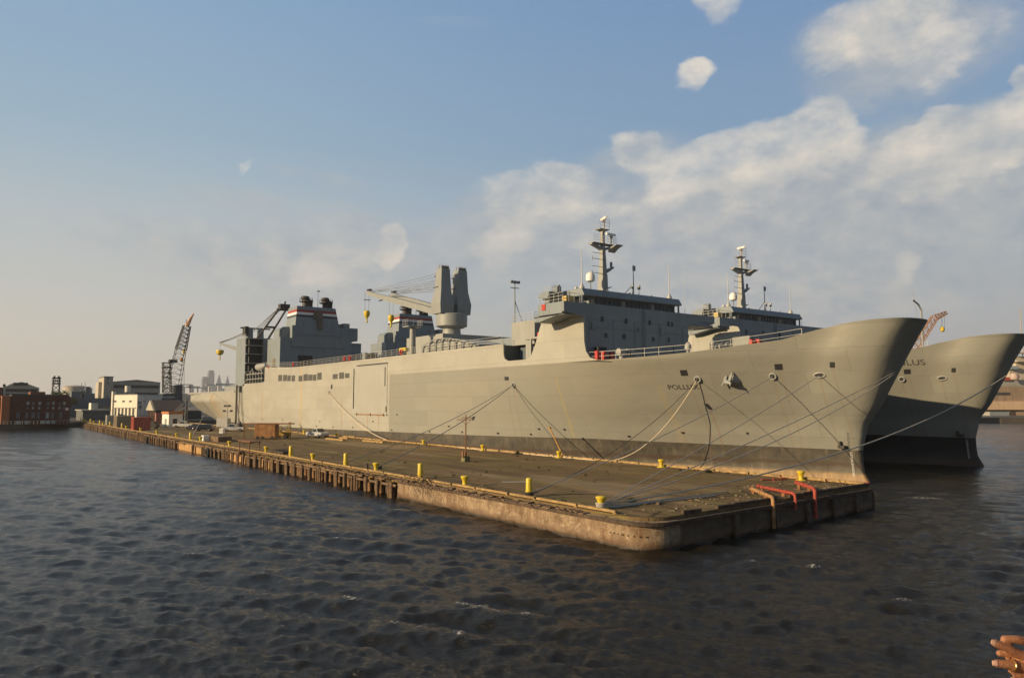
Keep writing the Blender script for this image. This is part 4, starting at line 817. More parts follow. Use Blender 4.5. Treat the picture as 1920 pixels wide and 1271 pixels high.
# after twin crane
for k, X in enumerate((75.2, 78.8)):
    q = MB(); q.frustum((X - 1.4, X + 1.4, 254.6, 258), 11.4, (X - .8, X + .8, 255.4, 257.2), 33.6); tw = q.build('after_crane_tower', GP, SHIP)
q = MB(); q.box(73, 74.2, 254, 257, 31, 34.0); q.cyl((72, 256, 33.6), (82, 256, 33.6), .25, n=6); ab = q.build('after_crane_head', BK, SHIP)
q = MB(); A = Vector((77, 250.5, 28.5)); B = Vector((77, 227.5, 38.0))
for s in (-1, 1): q.path([A + Vector((s * 1.9, 0, 0)), B + Vector((s * 1.1, 0, 0))], [.38, .3], 6)
for t in (.02, .45, .93): q.cyl(A.lerp(B, t) + Vector((-1.7, 0, 0)), A.lerp(B, t) + Vector((1.7, 0, 0)), .35, n=6)
q.obox(B, (3.0, 2.2, 1.6)); q.cyl(B, B + Vector((0, -1, 1.6)), .25, n=6); q.build('after_boom', BK, ab)
q = MB(); [q.cyl(B + Vector((.2 * j, 0, .6)), (77 + .25 * j, 256, 33.6 - .3 * abs(j)), .05, n=4) for j in range(-3, 4)]
B2 = Vector((77, 300.5, 31.4)); [q.cyl(B2 + Vector((.2 * j, -.5, .3)), (77 + .25 * j, 257, 33.8 - .3 * abs(j)), .05, n=4) for j in range(-3, 4)]; q.build('after_cable', CB, ab)
q = MB(); q.path([(77, 259, 25.6), (77, 280, 28.4), B2], [.75, .85, .35], 6); q.build('after_boom', CRN, ab)
q = MB(); q.lathe([(.1, -2.6), (.35, -2.4), (.2, -1.5), (.25, -.8), (1.2, -.3), (1.5, .6), (1.4, 1.2), (.5, 1.3)], (77, 300.2, 27.6), 12); hk = q.build('hook_block', YP, ab, smooth=True)
q = MB(); q.cyl((77, 300.2, 28.8), (77, 300.2, 31.2), .06, n=4); q.build('hoist_cable', CB, hk)
# ------------------------------------------------ sister ship alongside
DX2, DY2, DZ2 = 32.2, 2.2, .35
skip = {'ship_name', 'crane_drum', 'crane_pedestal', 'after_crane_tower', 'after_crane_head', 'stair_tower', 'lifeboat', 'hose_reel', 'life_ring', 'vent_grille', 'side_door', 'pad_eye', 'hose_reel', 'boarding_ladder', 'draft_gauge_box', 'boat_davit', 'king_post', 'funnel_duct', 'floodlight_pole', 'stern_machinery'}
SIS = copy_tree(SHIP, skip=skip); SIS.location = (CLX + DX2, 42 + DY2, DZ2); ORG[SIS.name] = Vector(SIS.location)
for ch in SIS.children:
    if ch.name.startswith('hull') and ch.data is h.data: ch.data = ch.data.copy(); ch.data.materials[0] = HM2
SIS['label'] = 'grey cargo ship lying beyond the first one, bow half in shadow, farther from the pier'
vs, fs = text_mesh('REGULUS', 1.05); p = hull_hit(1690, 684, DX2, DY2, DZ2); out = []
for x, y, z in vs:
    yy = p[1] - x * 1.18 - DY2; zz = p[2] + y - DZ2 + .25; out.append((CLX - hb(yy, zz) - .05 + z + DX2, yy + DY2, zz + DZ2))
MB().add(out, fs).build('ship_name', BT, SIS)
# goose neck vent pipe and staff on her foredeck
p = aty(1728, 597, 58.); q = MB(); zb = 13.9; t1 = aty(1722, 571, 58.); t2 = aty(1711, 562, 58.)
q.path([(p[0], 58, zb), (p[0], 58, aty(1728, 582, 58.)[2]), (t1[0], 58, t1[2]), (t2[0], 58, t2[2])], .14, 7); t3 = aty(1712, 545, 58.); q.cyl((p[0] - .1, 58, zb), (t3[0], 58, t3[2]), .03, n=4); q.build('boat_crane', GPL, SIS, smooth=True)
# ---------------------------------------------------------------- bollards
def tall_bollard(loc, label):
    t = thing('tall_bollard', label, 'bollard', loc, group='tall yellow bollard posts along the pier edge')
    MB().lathe([(.50, 0), (.50, .05), (.44, .08)], n=20).build('base_plate', YP, t, world=False)
    MB().lathe([(.235, .08), (.235, .34), (.275, .36), (.275, .42), (.235, .44), (.225, 1.26), (.20, 1.31), (.10, 1.345), (.01, 1.35)], n=24).build('post', YP, t, world=False, smooth=True)
    return t
def bell_bollard(loc, label):
    t = thing('mushroom_bollard', label, 'bollard', loc, group='low yellow bell shaped bollards on the pier')
    MB().lathe([(.46, 0), (.46, .05), (.40, .08)], n=20).build('base_plate', YP, t, world=False)
    MB().lathe([(.22, .06), (.19, .16), (.20, .38), (.27, .58), (.33, .68), (.345, .74), (.31, .80), (.20, .835), (.01, .845)], n=24).build('bell', YP, t, world=False, smooth=True)
    return t
ORD = ['first', 'second', 'third', 'fourth', 'fifth', 'sixth', 'seventh', 'eighth', 'ninth', 'tenth', 'eleventh', 'twelfth', 'thirteenth', 'fourteenth', 'fifteenth', 'sixteenth']
talls = [(992, 926), (788, 895), (648, 872), (545, 855.8), (357, 824), (228.5, 803.5), (206, 800), (187, 797), (169.6, 794), (157, 791.5)]
bells = [(1127, 951), (871.5, 909), (705, 882), (586.5, 863), (499, 848), (430, 838), (376, 828), (331, 820), (294, 814.5), (263.5, 809.5), (236.6, 805), (214, 801.5), (193, 798.3), (175.7, 795.3), (160, 792.3)]
rights = [(1502, 897), (1240, 876), (1048, 858), (905, 844), (794, 832), (631, 817.5), (570, 811.5), (540, 808.6), (460, 801.6)]
B = {}
def gy(px, py, x=None):
    p = atz(px, py, DZ)
    if x is not None:
        d = ray(px, py); p = np.array([x, d[1] * x / d[0], DZ])
    return (float(p[0]), float(p[1]), DZ)
t0 = None
for i, q_ in enumerate(talls):
    loc = gy(*q_, x=PX0 + .85); lab = 'tall straight yellow bollard post on the water side edge, %s counting from the pier end' % ORD[i]
    if i == 0: lab = 'tall yellow bollard post with blackened foot, nearest tall one to the pier end'
    if t0 is None: t0 = tall_bollard(loc, lab); B['t0'] = loc
    else: place_copy(t0, loc, rng.random() * 6, lab); B['t%d' % i] = loc
b0 = None
for i, q_ in enumerate(bells):
    loc = gy(*q_, x=PX0 + .80 if i else 32.6); lab = 'low bell shaped yellow bollard on the water side edge, %s from the pier corner' % ORD[i]
    if i == 0: lab = 'low yellow bollard at the pier corner wrapped in a bundle of mooring ropes'
    if b0 is None: b0 = bell_bollard(loc, lab)
    else: place_copy(b0, loc, rng.random() * 6, lab)
    B['b%d' % i] = loc
for i, q_ in enumerate(rights):
    loc = gy(*q_, x=PX1 - .75); place_copy(b0, loc, rng.random() * 6, 'low yellow bollard on the ship side of the pier, %s from the pier end' % ORD[i], 'low yellow bell shaped bollards beside the hull'); B['r%d' % i] = loc
tag(MB().lathe([(.34, 0), (.36, .12), (.30, .16), (.34, .24), (.29, .30), (.24, .31)], (B['t0'][0], B['t0'][1], DZ + .02), 20).build('tar_collar', BK, None, smooth=True), 'black tarred rope collar round the foot of the nearest tall yellow post', 'rope collar')
# ---------------------------------------------------------------- mooring ropes
ROPE = pm('grey_mooring_rope', (.40, .385, .35), .9, var=.2, scale=6, bump=.3); ROPEW = pm('pale_mooring_rope', (.62, .52, .38), .9, var=.15, scale=6, bump=.3); ROPED = pm('dark_steel_hawser', (.12, .115, .11), .8, bump=0)
def rope(a, b, sag, label, r=.042, mat=None, via=None, n=28, tail=None):
    a, b = Vector(a), Vector(b); pts = []
    for k in range(n + 1): t = k / n; p = a.lerp(b, t); p.z -= 4 * sag * t * (1 - t); p.z = max(p.z, DZ + r) if p.x < PX1 - .2 and 31 < p.y else p.z; pts.append(p)
    if tail: pts += [Vector(t) for t in tail]
    o = MB().path(pts, r, 6).build('mooring_rope', mat or ROPE, None, smooth=True, loc=tuple(b)); return tag(o, label, 'rope', 'mooring ropes from the ships to the pier')
def top(k, h=.42): p = B[k]; return (p[0], p[1], p[2] + h)
rope(FH['b'], top('t0', .2), .55, 'grey rope from the eye right of the anchor to the nearest tall yellow post')
rope(tuple(hull_hit(1500, 780) * 0 + np.array(FH['c'])), top('b0', .30), .25, 'thin rope from the foremost hull fairlead down to the corner bollard', r=.035)
e1 = hull_hit(1677, 699); e1 = (CLX - .6, 42.0, 11.2) if e1 is None else tuple(e1)
sternp = atx(1679, 697, CLX + .2); sternp[1] = min(sternp[1], 40.5)
rope(sternp, top('b0', .22), .35, 'upper of two grey ropes from the nearer stem to the corner bollard')
rope((sternp[0], sternp[1] + .1, sternp[2] - .2), top('b0', .30), 1.15, 'lower sagging one of two grey ropes from the nearer stem to the corner bollard')
rs = atx(1887, 704, CLX + DX2 - .1)
rope(rs, top('b0', .26), 2.2, 'heavy hawser from the farther ship passing below both bows to the corner bollard', r=.07)
rope(FH['a'], (59.2, 66, DZ + .06), 2.9, 'pale sagging rope from the eye left of the anchor down to the ship side curb', r=.055, mat=ROPEW, tail=[(59.1, 75, DZ + .06), (59.35, 84, DZ + .06), (59.2, 92, DZ + .06), (59.5, 109, DZ + .1)])
rope(FH['a'], (B['t0'][0], B['t0'][1], DZ + .12), 1.3, 'thin dark rope from the eye left of the anchor to the nearest tall post', r=.03, mat=ROPED)
rope(FH['d'], top('t2', .36), .8, 'rope from the midships hull eye passing the lamp mast to the third tall post', r=.045)
rope(FH['d'], top('b2', .3), .7, 'rope from the midships hull eye to the third low bollard of the water side', r=.055)
rope(FH['e'], (59.3, 118, DZ + .06), 1.6, 'pale sagging rope from the hull eye left of the big side door', r=.06, mat=ROPEW, tail=[(59.4, 112, DZ + .06), (59.5, 106, DZ + .06), (59.7, 98, DZ + .06)])
rope((61.4, 246, 11.6), top('t4', .3), 1.0, 'long thin rope from the stern bulwark to a far yellow post', r=.05)
rope((61.4, 262, 11.6), (50, 268, DZ + .3), 1.0, 'short rope hanging off the far stern quarter', r=.05)
# coils of rope round the corner bollard and lying across the deck
q = MB(); c = B['b0']
for k in range(4): q.path([(c[0] + (.25 + .02 * k) * math.cos(a), c[1] + (.25 + .02 * k) * math.sin(a), DZ + .1 + .09 * k) for a in np.linspace(0, 6.28, 18)], .055, 6, caps=False)
tag(q.build('rope_turns', ROPE, None, smooth=True), 'several grey turns of rope wound round the corner bollard', 'rope')
for k, (dy, ln) in enumerate(((-.12, 11.), (.05, 13.), (-.3, 7.5))):
    q = MB(); pts = [(c[0] + .3, c[1] + dy * .4, DZ + .2)]
    for j in range(1, 14): t = j / 13; pts.append((c[0] + .3 + ln * t, c[1] + dy + 1.2 * t * (.3 + .25 * k) + .12 * math.sin(5 * t + k), DZ + .06 + .05 * (k == 1)))
    tag(q.path(pts, .055, 6).build('slack_rope', ROPE, None, smooth=True), ['slack rope on the deck beside the taut bundle, middle one of three', 'longest slack rope lying on the deck from the corner bollard', 'shortest slack rope lying on the deck from the corner bollard'][k], 'rope', 'slack ropes lying on the pier deck')
q = MB()
for k in range(26):
    a, r_ = .8 * k, .12 + .012 * k
    q.cyl((37.6 + .9 * rng.normal() * .4, 88 + .8 * rng.normal(), DZ + .05), (37.6 + .5 * rng.normal(), 88 + .6 * rng.normal(), DZ + .1 + .2 * rng.random()), .02, n=4)
# ---------------------------------------------------------------- lamp mast near the middle of the pier
RU = pm('rusty_iron', (.22, .10, .045), .9, var=.5, scale=2.5, bump=.4, dirt=(.07, .035, .02), amt=.7)
lp = gy(873, 865); L = thing('lamp_mast', 'rusty lamp mast with two crossarms and one floodlight standing on a mossy block', 'lamp post', lp)
MB().frustum((-.42, .42, -.42, .42), 0, (-.34, .34, -.34, .34), .62).add([], []).build('concrete_base', pm('mossy_concrete', (.16, .16, .07), .95, var=.4, scale=4, bump=.6), L, world=False, bevel=.04)
MB().cyl((0, 0, .6), (0, 0, 1.1), .13, n=10).cyl((0, 0, 1.1), (0, 0, 5.35), .085, .055, n=10).build('pole', RU, L, world=False, smooth=True)
ux, uy = rt[0], rt[1]
MB().obox((-.1 * ux, -.1 * uy, 4.78), (1.9, .08, .08), math.atan2(uy, ux)).obox((.15 * ux, .15 * uy, 5.0), (1.3, .08, .08), math.atan2(uy, ux)).cyl((-.6 * ux, -.6 * uy, 4.75), (0, 0, 4.2), .03, n=5).cyl((.6 * ux, .6 * uy, 4.75), (0, 0, 4.2), .03, n=5).build('crossarm', RU, L, world=False)
MB().path([(.72 * ux, .72 * uy, 4.95), (.95 * ux, .95 * uy, 4.9), (1.0 * ux, 1.0 * uy, 4.88)], [.17, .25, .26], 12).build('floodlight', BK, L, world=False, smooth=True)
MB().box(-.55, -.45, -.3, .0, .5, 1.15).build('switch_box', RU, L, world=False)
# leaning gangway spar by the hull
p = B['r2']; q = MB(); tp = atx(1030.5, 802, 60.6); q.path([(59.9, p[1] + .6, DZ + .1), (tp[0], tp[1], tp[2])], [.10, .085], 8); q.obox((tp[0], tp[1], tp[2]), (.3, .34, .2))
tag(q.build('leaning_spar', pm('orange_rust', (.36, .20, .05), .8, var=.4, scale=2), None, loc=(59.9, p[1] + .6, DZ)), 'rusty orange spar leaning against the hull behind the third ship side bollard', 'spar')
# ---------------------------------------------------------------- red pipes at the pier end
RPIPE = pm('red_pipe_paint', (.36, .06, .035), .7, var=.4, scale=4, bump=.4, dirt=(.10, .045, .03), amt=.9, streak=False)
OPIPE = pm('ochre_rust_pipe', (.34, .19, .08), .8, var=.4, scale=3, bump=.4, dirt=(.10, .04, .02), amt=.7)
def pipe_run(pts_px, zs, r, mat, label, flanges=()):
    pts = [tuple(atz(px, py, z)) for (px, py), z in zip(pts_px, zs)]
    # round the bend
    P = [Vector(p) for p in pts]; out = [P[0]]
    for i in range(1, len(P) - 1):
        a, b, c_ = P[i - 1], P[i], P[i + 1]; d0 = (a - b).normalized(); d1 = (c_ - b).normalized(); s = min(.42, (a - b).length * .45, (c_ - b).length * .45)
        for t in np.linspace(0, 1, 6): out.append((b + d0 * s) * (1 - t) ** 2 + b * 2 * t * (1 - t) + (b + d1 * s) * t ** 2)
    out.append(P[-1]); t_ = thing('pipe', label, 'pipe', (P[0].x, P[0].y, DZ), group='water pipes bending over the pier end')
    MB().path(out, r, 14).build('tube', mat, t_, smooth=True)
    for i, f in flanges:
        c_ = P[i].lerp(P[i + 1], f); d = (P[i + 1] - P[i]).normalized(); MB().cyl(c_ - d * .04, c_ + d * .04, r * 1.5, n=14).build('flange', mat, t_)
    for f in (.15, .85):
        c_ = P[0].lerp(P[1], f); MB().box(c_.x - .05, c_.x + .05, c_.y - .12, c_.y + .12, DZ, c_.z - r * .8).build('support', RU, t_)
    return t_
def endpipe(xa, ya, xb, yb, r, zt, drop, mat, label, fl):
    P = [Vector((xa, ya, zt)), Vector((xb, yb, zt)), Vector((xb + .05, yb - .9, zt - .02)), Vector((xb + .05, yb - .95, drop))]
    P = [Vector((xa, ya, zt)), Vector((xb, yb, zt)), Vector((xb + .0, yb - .0, drop))]
    out = [P[0]]; a, b, c_ = P; d0 = (a - b).normalized(); d1 = (c_ - b).normalized(); s = .38
    for t in np.linspace(0, 1, 8): out.append((b + d0 * s) * (1 - t) ** 2 + b * 2 * t * (1 - t) + (b + d1 * s) * t ** 2)
    out.append(c_); t_ = thing('pipe', label, 'pipe', (xa, ya, DZ), group='water pipes bending over the pier end')
    MB().path(out, r, 14).build('tube', mat, t_, smooth=True)
    for f in fl: c0 = a.lerp(b, f); d = (b - a).normalized(); MB().cyl(c0 - d * .045, c0 + d * .045, r * 1.45, n=14).build('flange', mat, t_)
    for f in (.12, .7): c0 = a.lerp(b, f); MB().box(c0.x - .05, c0.x + .05, c0.y - .12, c0.y + .12, DZ, zt - r * .7).build('support', RU, t_)
def at_end(px, py, y): return aty(px, py, y)
def pipe_end(sx, sy, ex, r, h_, drop, mat, label, fl):
    a = atz(sx, sy, DZ + h_)
    for it in range(3): y_ = EY(a[0] + 2) - .75; b_ = aty(ex, 920, y_); y_ = EY(b_[0]) - .75; b_ = aty(ex, 920, y_)
    endpipe(float(a[0]), float(a[1]), float(b_[0]), float(y_), r, DZ + h_, drop, mat, label, fl)
pipe_end(1407, 915, 1449, .13, .34, -.3, OPIPE, 'ochre and rust coloured pipe bending down over the pier end, leftmost of the pipes', (.05, .5))
pipe_end(1421, 911, 1491, .11, .36, 1.0, RPIPE, 'red flanged pipe cut off short at the pier edge between the two other pipes', (.02, .35, .62, .8))
pipe_end(1494, 904, 1528, .13, .50, .1, RPIPE, 'red pipe arching down the pier end to the water, rightmost of the pipes', (.02, .45))
p = gy(1428, 905); tag(MB().cyl((p[0], p[1], DZ + .25), (p[0] + 2.6, p[1] - .6, DZ + .2), .07, n=8).cyl((p[0] + 2.2, p[1] - .5, DZ), (p[0] + 2.0, p[1] - .5, DZ + .6), .04, n=6).cyl((p[0] + 1.0, p[1] - .5, DZ), (p[0] + 1.0, p[1] - .4, DZ + .4), .04, n=6).build('pipe_rail', RPIPE, None, loc=p), 'thin red rail lying behind the red pipes near the ship', 'rail')
p = gy(1497, 899); tag(MB().cyl((p[0], p[1], DZ), (p[0], p[1], DZ + .45), .16, .12, 10).cyl((p[0], p[1], DZ + .4), (p[0], p[1], DZ + .5), .22, n=10).build('capped_pipe', OPIPE, None, loc=p), 'small rusty capped stub standing left of the nearest ship side bollard', 'pipe stub')
for k, (px, py, s) in enumerate(((1235, 945, .5), (1210, 946, .3), (1293, 938, .22), (1280, 936, .18))):
    p = gy(px, py); tag(MB().obox((p[0], p[1], DZ + s * .14), (s, s * .45, s * .28), .4 + k).build('debris_block', OPIPE if k > 1 else TM, None, loc=p, bevel=.01), ['pale wooden block lying on the deck near the corner ropes', 'smaller wood offcut left of the pale block near the corner', 'rusty iron lump on the deck right of the rope bundle', 'rusty iron lump on the deck nearer the rope bundle'][k], 'debris')
# old log / black bollard lying by the edge
p = gy(688, 878); tag(MB().cyl((p[0], p[1], DZ), (p[0], p[1], DZ + .5), .16, .14, 10).obox((p[0] + .5, p[1] - 1.2, DZ + .17), (.6, .9, .34), .4).build('black_stump', BK, None, loc=p), 'black iron stump and block beside the third low bollard', 'iron stump')
p = gy(533, 851); tag(MB().obox((p[0], p[1], DZ + .16), (1.0, .7, .32), .3).build('timber_block', TM2, None, loc=p, bevel=.03), 'dark timber block lying left of the fourth tall post', 'timber')
# driftwood hanging over the edge below the second tall post
q = MB(); p = gy(800, 897)
for k in range(24):
    a = Vector((PX0 + .1 + .3 * rng.normal(), p[1] - 1 + 1.2 * rng.normal(), DZ + .1 + .3 * rng.random())); q.path([a, a + Vector((-.5 - .4 * rng.random(), -.9 + .5 * rng.normal(), -.5 * rng.random())), a + Vector((-1.0 - .3 * rng.random(), -1.6 + .8 * rng.normal(), -.9 - .8 * rng.random()))], [.03, .025, .012], 4)
tag(q.build('brushwood', TM, None, loc=tuple(p)), 'tangle of bare branches hanging over the quay edge by the second tall post', 'branches')
# truck tyre fenders
for k, (px, py) in enumerate(((389, 846), (275, 822))):
    d = ray(px, py); x = PX0 - 1.25; y = float(d[1] * x / d[0]); q = MB(); q.path([(x, y + .62 * math.cos(a), .55 + .62 * math.sin(a)) for a in np.linspace(0, 6.28, 20)], .24, 8, caps=False)
    tag(q.build('tyre', pm('tyre_rubber', (.03, .03, .03), .85, bump=.3), None, smooth=True, loc=(x, y, .5)), ['big black tyre hanging as a fender on the piles below the vehicles', 'farther black tyre hanging on the piles near the red container'][k], 'tyre', 'tyres hung on the pier piles')
# rusty frames by the edge
def frame_table(px, py, w, d, h, label, yaw=0.):
    p = gy(px, py, x=PX0 - .2); t = thing('rusty_frame', label, 'frame', p, yaw)
    MB().obox((0, 0, h), (w, d, .12)).obox((0, 0, h - .3), (w * .9, .08, .08)).build('top', RU, t, world=False)
    for a in (-1, 1):
        for b in (-1, 1): MB().cyl((a * w * .42, b * d * .42, -.9 if a < 0 else 0), (a * w * .42, b * d * .42, h), .07, n=6).build('leg', RU, t, world=False)
frame_table(467, 845, 1.6, 5.5, 1.4, 'rusty open frame platform straddling the water side edge')
p = gy(404, 828); tag(MB().box(p[0] - .1, p[0] + 2.2, p[1] - 2, p[1] + 3.6, DZ, DZ + .9).box(p[0] + .2, p[0] + 2.5, p[1] + 3.8, p[1] + 6.6, DZ, DZ + .7).build('pallet_stack', TM, None, loc=p, bevel=.05), 'stack of weathered timber pallets by the edge left of the light mast', 'pallets')
p = gy(381, 827); tag(MB().box(p[0], p[0] + 1.1, p[1], p[1] + 1.4, DZ, DZ + 1.0).build('white_box', WP, None, loc=p, bevel=.05), 'small pale box beside a low yellow bollard near the pallets', 'box')
# ---------------------------------------------------------------- vehicles
TY = pm('tyre_black', (.02, .02, .02), .8, bump=0); HL = pm('headlight_glass', (.6, .6, .55), .15, bump=0); CG = pm('car_glass', (.02, .025, .03), .1, bump=0); CHR = pm('chrome_grey', (.3, .3, .3), .3, .8, bump=0)
def vehicle(name, label, loc, yaw, paint, kind, group=None):
    t = thing(name, label, 'pickup truck' if kind == 'pickup' else 'car', loc, yaw, group); W_ = .93
    L_ = {'pickup': 5.4, 'suv': 4.7, 'sedan': 4.6}[kind]; h = L_ / 2
    if kind == 'pickup': low = [(-h, .45), (-h, 1.02), (-.15, 1.04), (-.1, 1.12), (1.35, 1.12), (h - .1, .98), (h, .8), (h, .42), (h - .4, .35), (-h + .3, .38)]; cab = [(-.55, 1.1), (-.45, 1.72), (.75, 1.76), (1.4, 1.1)]
    elif kind == 'suv': low = [(-h, .45), (-h + .05, 1.0), (1.2, 1.05), (h - .15, .92), (h, .7), (h, .42), (h - .4, .33), (-h + .3, .35)]; cab = [(-h + .1, 1.0), (-h + .45, 1.62), (-.6, 1.72), (.45, 1.66), (1.35, 1.03)]
    else: low = [(-h, .42), (-h + .05, .88), (-1.6, .95), (1.1, .95), (h - .15, .78), (h, .62), (h, .38), (h - .4, .3), (-h + .3, .32)]; cab = [(-1.75, .93), (-1.1, 1.4), (.25, 1.44), (1.15, .93)]
    def sect(poly, w0, w1, zt):
        vs = []; n = len(poly)
        for s in (-1, 1):
            for (x, z) in poly: w_ = w0 + (w1 - w0) * min(1, max(0, (z - 1.0) / .75)); vs.append((x, s * w_, z))
        return vs, [tuple(range(n)), tuple(range(2 * n - 1, n - 1, -1))] + [(i, i + n, (i + 1) % n + n, (i + 1) % n) for i in range(n)]
    MB().add(*sect(low, W_, W_, 1)).build('body', paint, t, world=False, bevel=.07)
    MB().add(*sect(cab, W_ - .05, W_ - .22, 1)).build('cabin', paint, t, world=False, bevel=.06)
    cx_ = sum(p[0] for p in cab) / len(cab); gl = [(cx_ + (x - cx_) * (.86 if z > 1.3 else .84), z - (.09 if z > 1.3 else -.04)) for x, z in cab]
    for s in (-1, 1):
        n = len(gl); vs = [(x, s * ((W_ - .05) + (-.17) * min(1, max(0, (z - 1.0) / .75)) + .015), z) for x, z in gl]; MB().add(vs + [(v[0], v[1] - s * .04, v[2]) for v in vs], [tuple(range(n)), tuple(range(2 * n - 1, n - 1, -1))]).build('side_window', CG, t, world=False)
    a, b_ = cab[-1], cab[-2]; MB().add([(a[0] - .08, -.76, a[1] + .08), (a[0] - .08, .76, a[1] + .08), (b_[0] + .1, .64, b_[1] - .06), (b_[0] + .1, -.64, b_[1] - .06), (a[0] - .0, -.76, a[1] + .08), (a[0] - .0, .76, a[1] + .08), (b_[0] + .16, .64, b_[1] - .06), (b_[0] + .16, -.64, b_[1] - .06)], [(0, 1, 2, 3), (4, 5, 6, 7)]).build('windscreen', CG, t, world=False)
    if kind == 'pickup': MB().box(-h + .12, -.7, -.8, .8, 1.03, 1.06).build('bed', TY, t, world=False)
    for x in (-h + .85, h - .9):
        for s in (-1, 1):
            w = MB().path([(x, s * .70, .36), (x, s * .95, .36)], .36, 16).build('wheel', TY, t, world=False); MB().path([(x, s * .93, .36), (x, s * .965, .36)], .2, 12).build('rim', CHR, w, world=False)
    for s in (-1, 1): MB().box(h - .06, h + .02, s * .72 - .16, s * .72 + .16, .62, .80).build('headlight', HL, t, world=False); MB().box(-h - .02, -h + .05, s * .8 - .1, s * .8 + .1, .65, .85).build('tail_light', RP, t, world=False)
    MB().box(h - .02, h + .08, -.85, .85, .38, .52).build('bumper', CHR if kind == 'pickup' else paint, t, world=False)
    return t
GW = 'vehicles parked on the pier'
camr = math.atan2(rt[1], rt[0])
CW = pm('white_car_paint', (.62, .62, .60), .3, var=.04, bump=0); CBk = pm('black_car_paint', (.015, .016, .02), .2, var=.1, bump=0); CGr = pm('pale_truck_paint', (.42, .43, .44), .35, var=.05, bump=0); CBL = pm('dark_blue_paint', (.03, .04, .06), .25, bump=0)
vehicle('pickup_truck', 'white pickup truck parked in front of the booth with orange roof', gy(345, 801.5), camr + math.pi + .05, CW, 'pickup', GW)
vehicle('parked_car', 'black car half hidden behind the black estate car', gy(367, 805), camr + math.pi - .1, CBL, 'sedan', GW)
vehicle('parked_car', 'shiny black estate car beside the white pickup truck', gy(382, 808.5), camr + math.pi, CBk, 'suv', GW)
vehicle('pickup_truck', 'pale pickup truck parked right of the four lamp light mast', gy(438, 808.5), camr + math.pi, CGr, 'pickup', GW)
vehicle('pickup_truck', 'light grey pickup truck standing close to the hull right of the crate load', gy(595, 820), camr - .75, CGr, 'pickup', GW)
# crate on a rusty trailer and yellow forklift
p = gy(513, 823); t = thing('crate_trailer', 'tall rust brown crate on a low trailer on the pier', 'trailer', p, camr)
MB().box(-3.2, .6, -1.2, 1.2, .25, 2.7).build('crate', pm('crate_brown', (.30, .15, .06), .9, var=.35, scale=1., bump=.4, dirt=(.08, .04, .02), amt=.6), t, world=False, bevel=.05)
MB().box(-5.0, 3.6, -1.1, 1.1, 2.75, 2.95).box(-5.6, -5.45, -.1, .1, 0, 3.0).build('frame', RU, t, world=False)
for x in (-2.6, -1.7, .1): MB().path([(x, -1.25, .3), (x, -.95, .3)], .3, 12).build('wheel', TY, t, world=False)
YW = pm('worn_yellow_machine', (.34, .22, .04), .7, var=.4, scale=2, bump=.2, dirt=(.08, .04, .02), amt=.7)
p = gy(530, 821); t = thing('forklift', 'worn yellow forklift standing right of the brown crate', 'forklift', p, camr)
MB().box(-1.4, 1.2, -.8, .8, .4, 1.1).prism([(-1.4, 1.1), (-1.3, 1.5), (-.4, 1.5), (-.2, 1.1)], 'y', -.8, .8).build('body', YW, t, world=False, bevel=.06)
for x in (-.6, .7): [MB().box(x - .05, x + .05, s - .05, s + .05, 1.1, 2.3).build('cab_post', YW, t, world=False) for s in (-.7, .7)]
MB().box(-.7, .8, -.8, .8, 2.3, 2.4).build('cab_roof', YW, t, world=False); MB().box(1.25, 1.4, -.6, -.45, .1, 3.0).box(1.25, 1.4, .45, .6, .1, 3.0).box(1.25, 1.35, -.6, .6, 2.85, 3.0).build('mast', YW, t, world=False)
for x in (-.9, .7):
    for s in (-.8, .8): MB().path([(x, s - .12, .36), (x, s + .12, .36)], .36, 12).build('wheel', TY, t, world=False)
# timbers stacked against the hull
for k, (px, py, L_) in enumerate(((628, 825, 8), (640, 822, 6), (700, 829, 7), (655, 820, 5))):
    p = gy(px, py); tag(MB().obox((p[0], p[1], DZ + .15), (.45, L_, .3), .03 * k).build('timber_baulk', YT, None, loc=p, bevel=.03), 'yellowish timber baulk lying beside the hull, %s from the grey pickup truck' % ORD[k], 'timber', 'timber baulks beside the hull')
# light mast with four floodlights, cabinets
p = gy(425, 812.5); t = thing('light_mast', 'slim light mast with four dark floodlights in two rows', 'lamp post', p, camr)
zt = (812.5 - 763) / (812.5 - 755.5) * (EYE - DZ) ; MB().cyl((0, 0, 0), (0, 0, 6.2), .10, .07, 8).build('pole', CHR, t, world=False); MB().box(-.8, .8, -.04, .04, 5.9, 5.98).box(-.8, 1.1, -.04, .04, 4.75, 4.83).build('crossarm', CHR, t, world=False)
for x, z in ((-.45, 6.05), (.45, 6.05), (-.65, 4.95), (.9, 4.95)): MB().obox((x, -.1, z), (.55, .3, .42)).build('floodlight', BK, t, world=False, bevel=.03)
p = gy(416, 812.5); tag(MB().obox((p[0], p[1], DZ + .55), (.9, .9, 1.1), camr).build('utility_cabinet', WP, None, loc=p, bevel=.04), 'white utility cabinet at the foot of the slim light mast', 'cabinet')
p = gy(419, 800); tag(MB().obox((p[0], p[1], DZ + 1.2), (3.2, 2.2, 2.4), camr).build('portable_cabin', pm('pale_cabin', (.5, .5, .48), .5), None, loc=p, bevel=.04), 'small pale cabin standing by the hull behind the light mast', 'cabin')
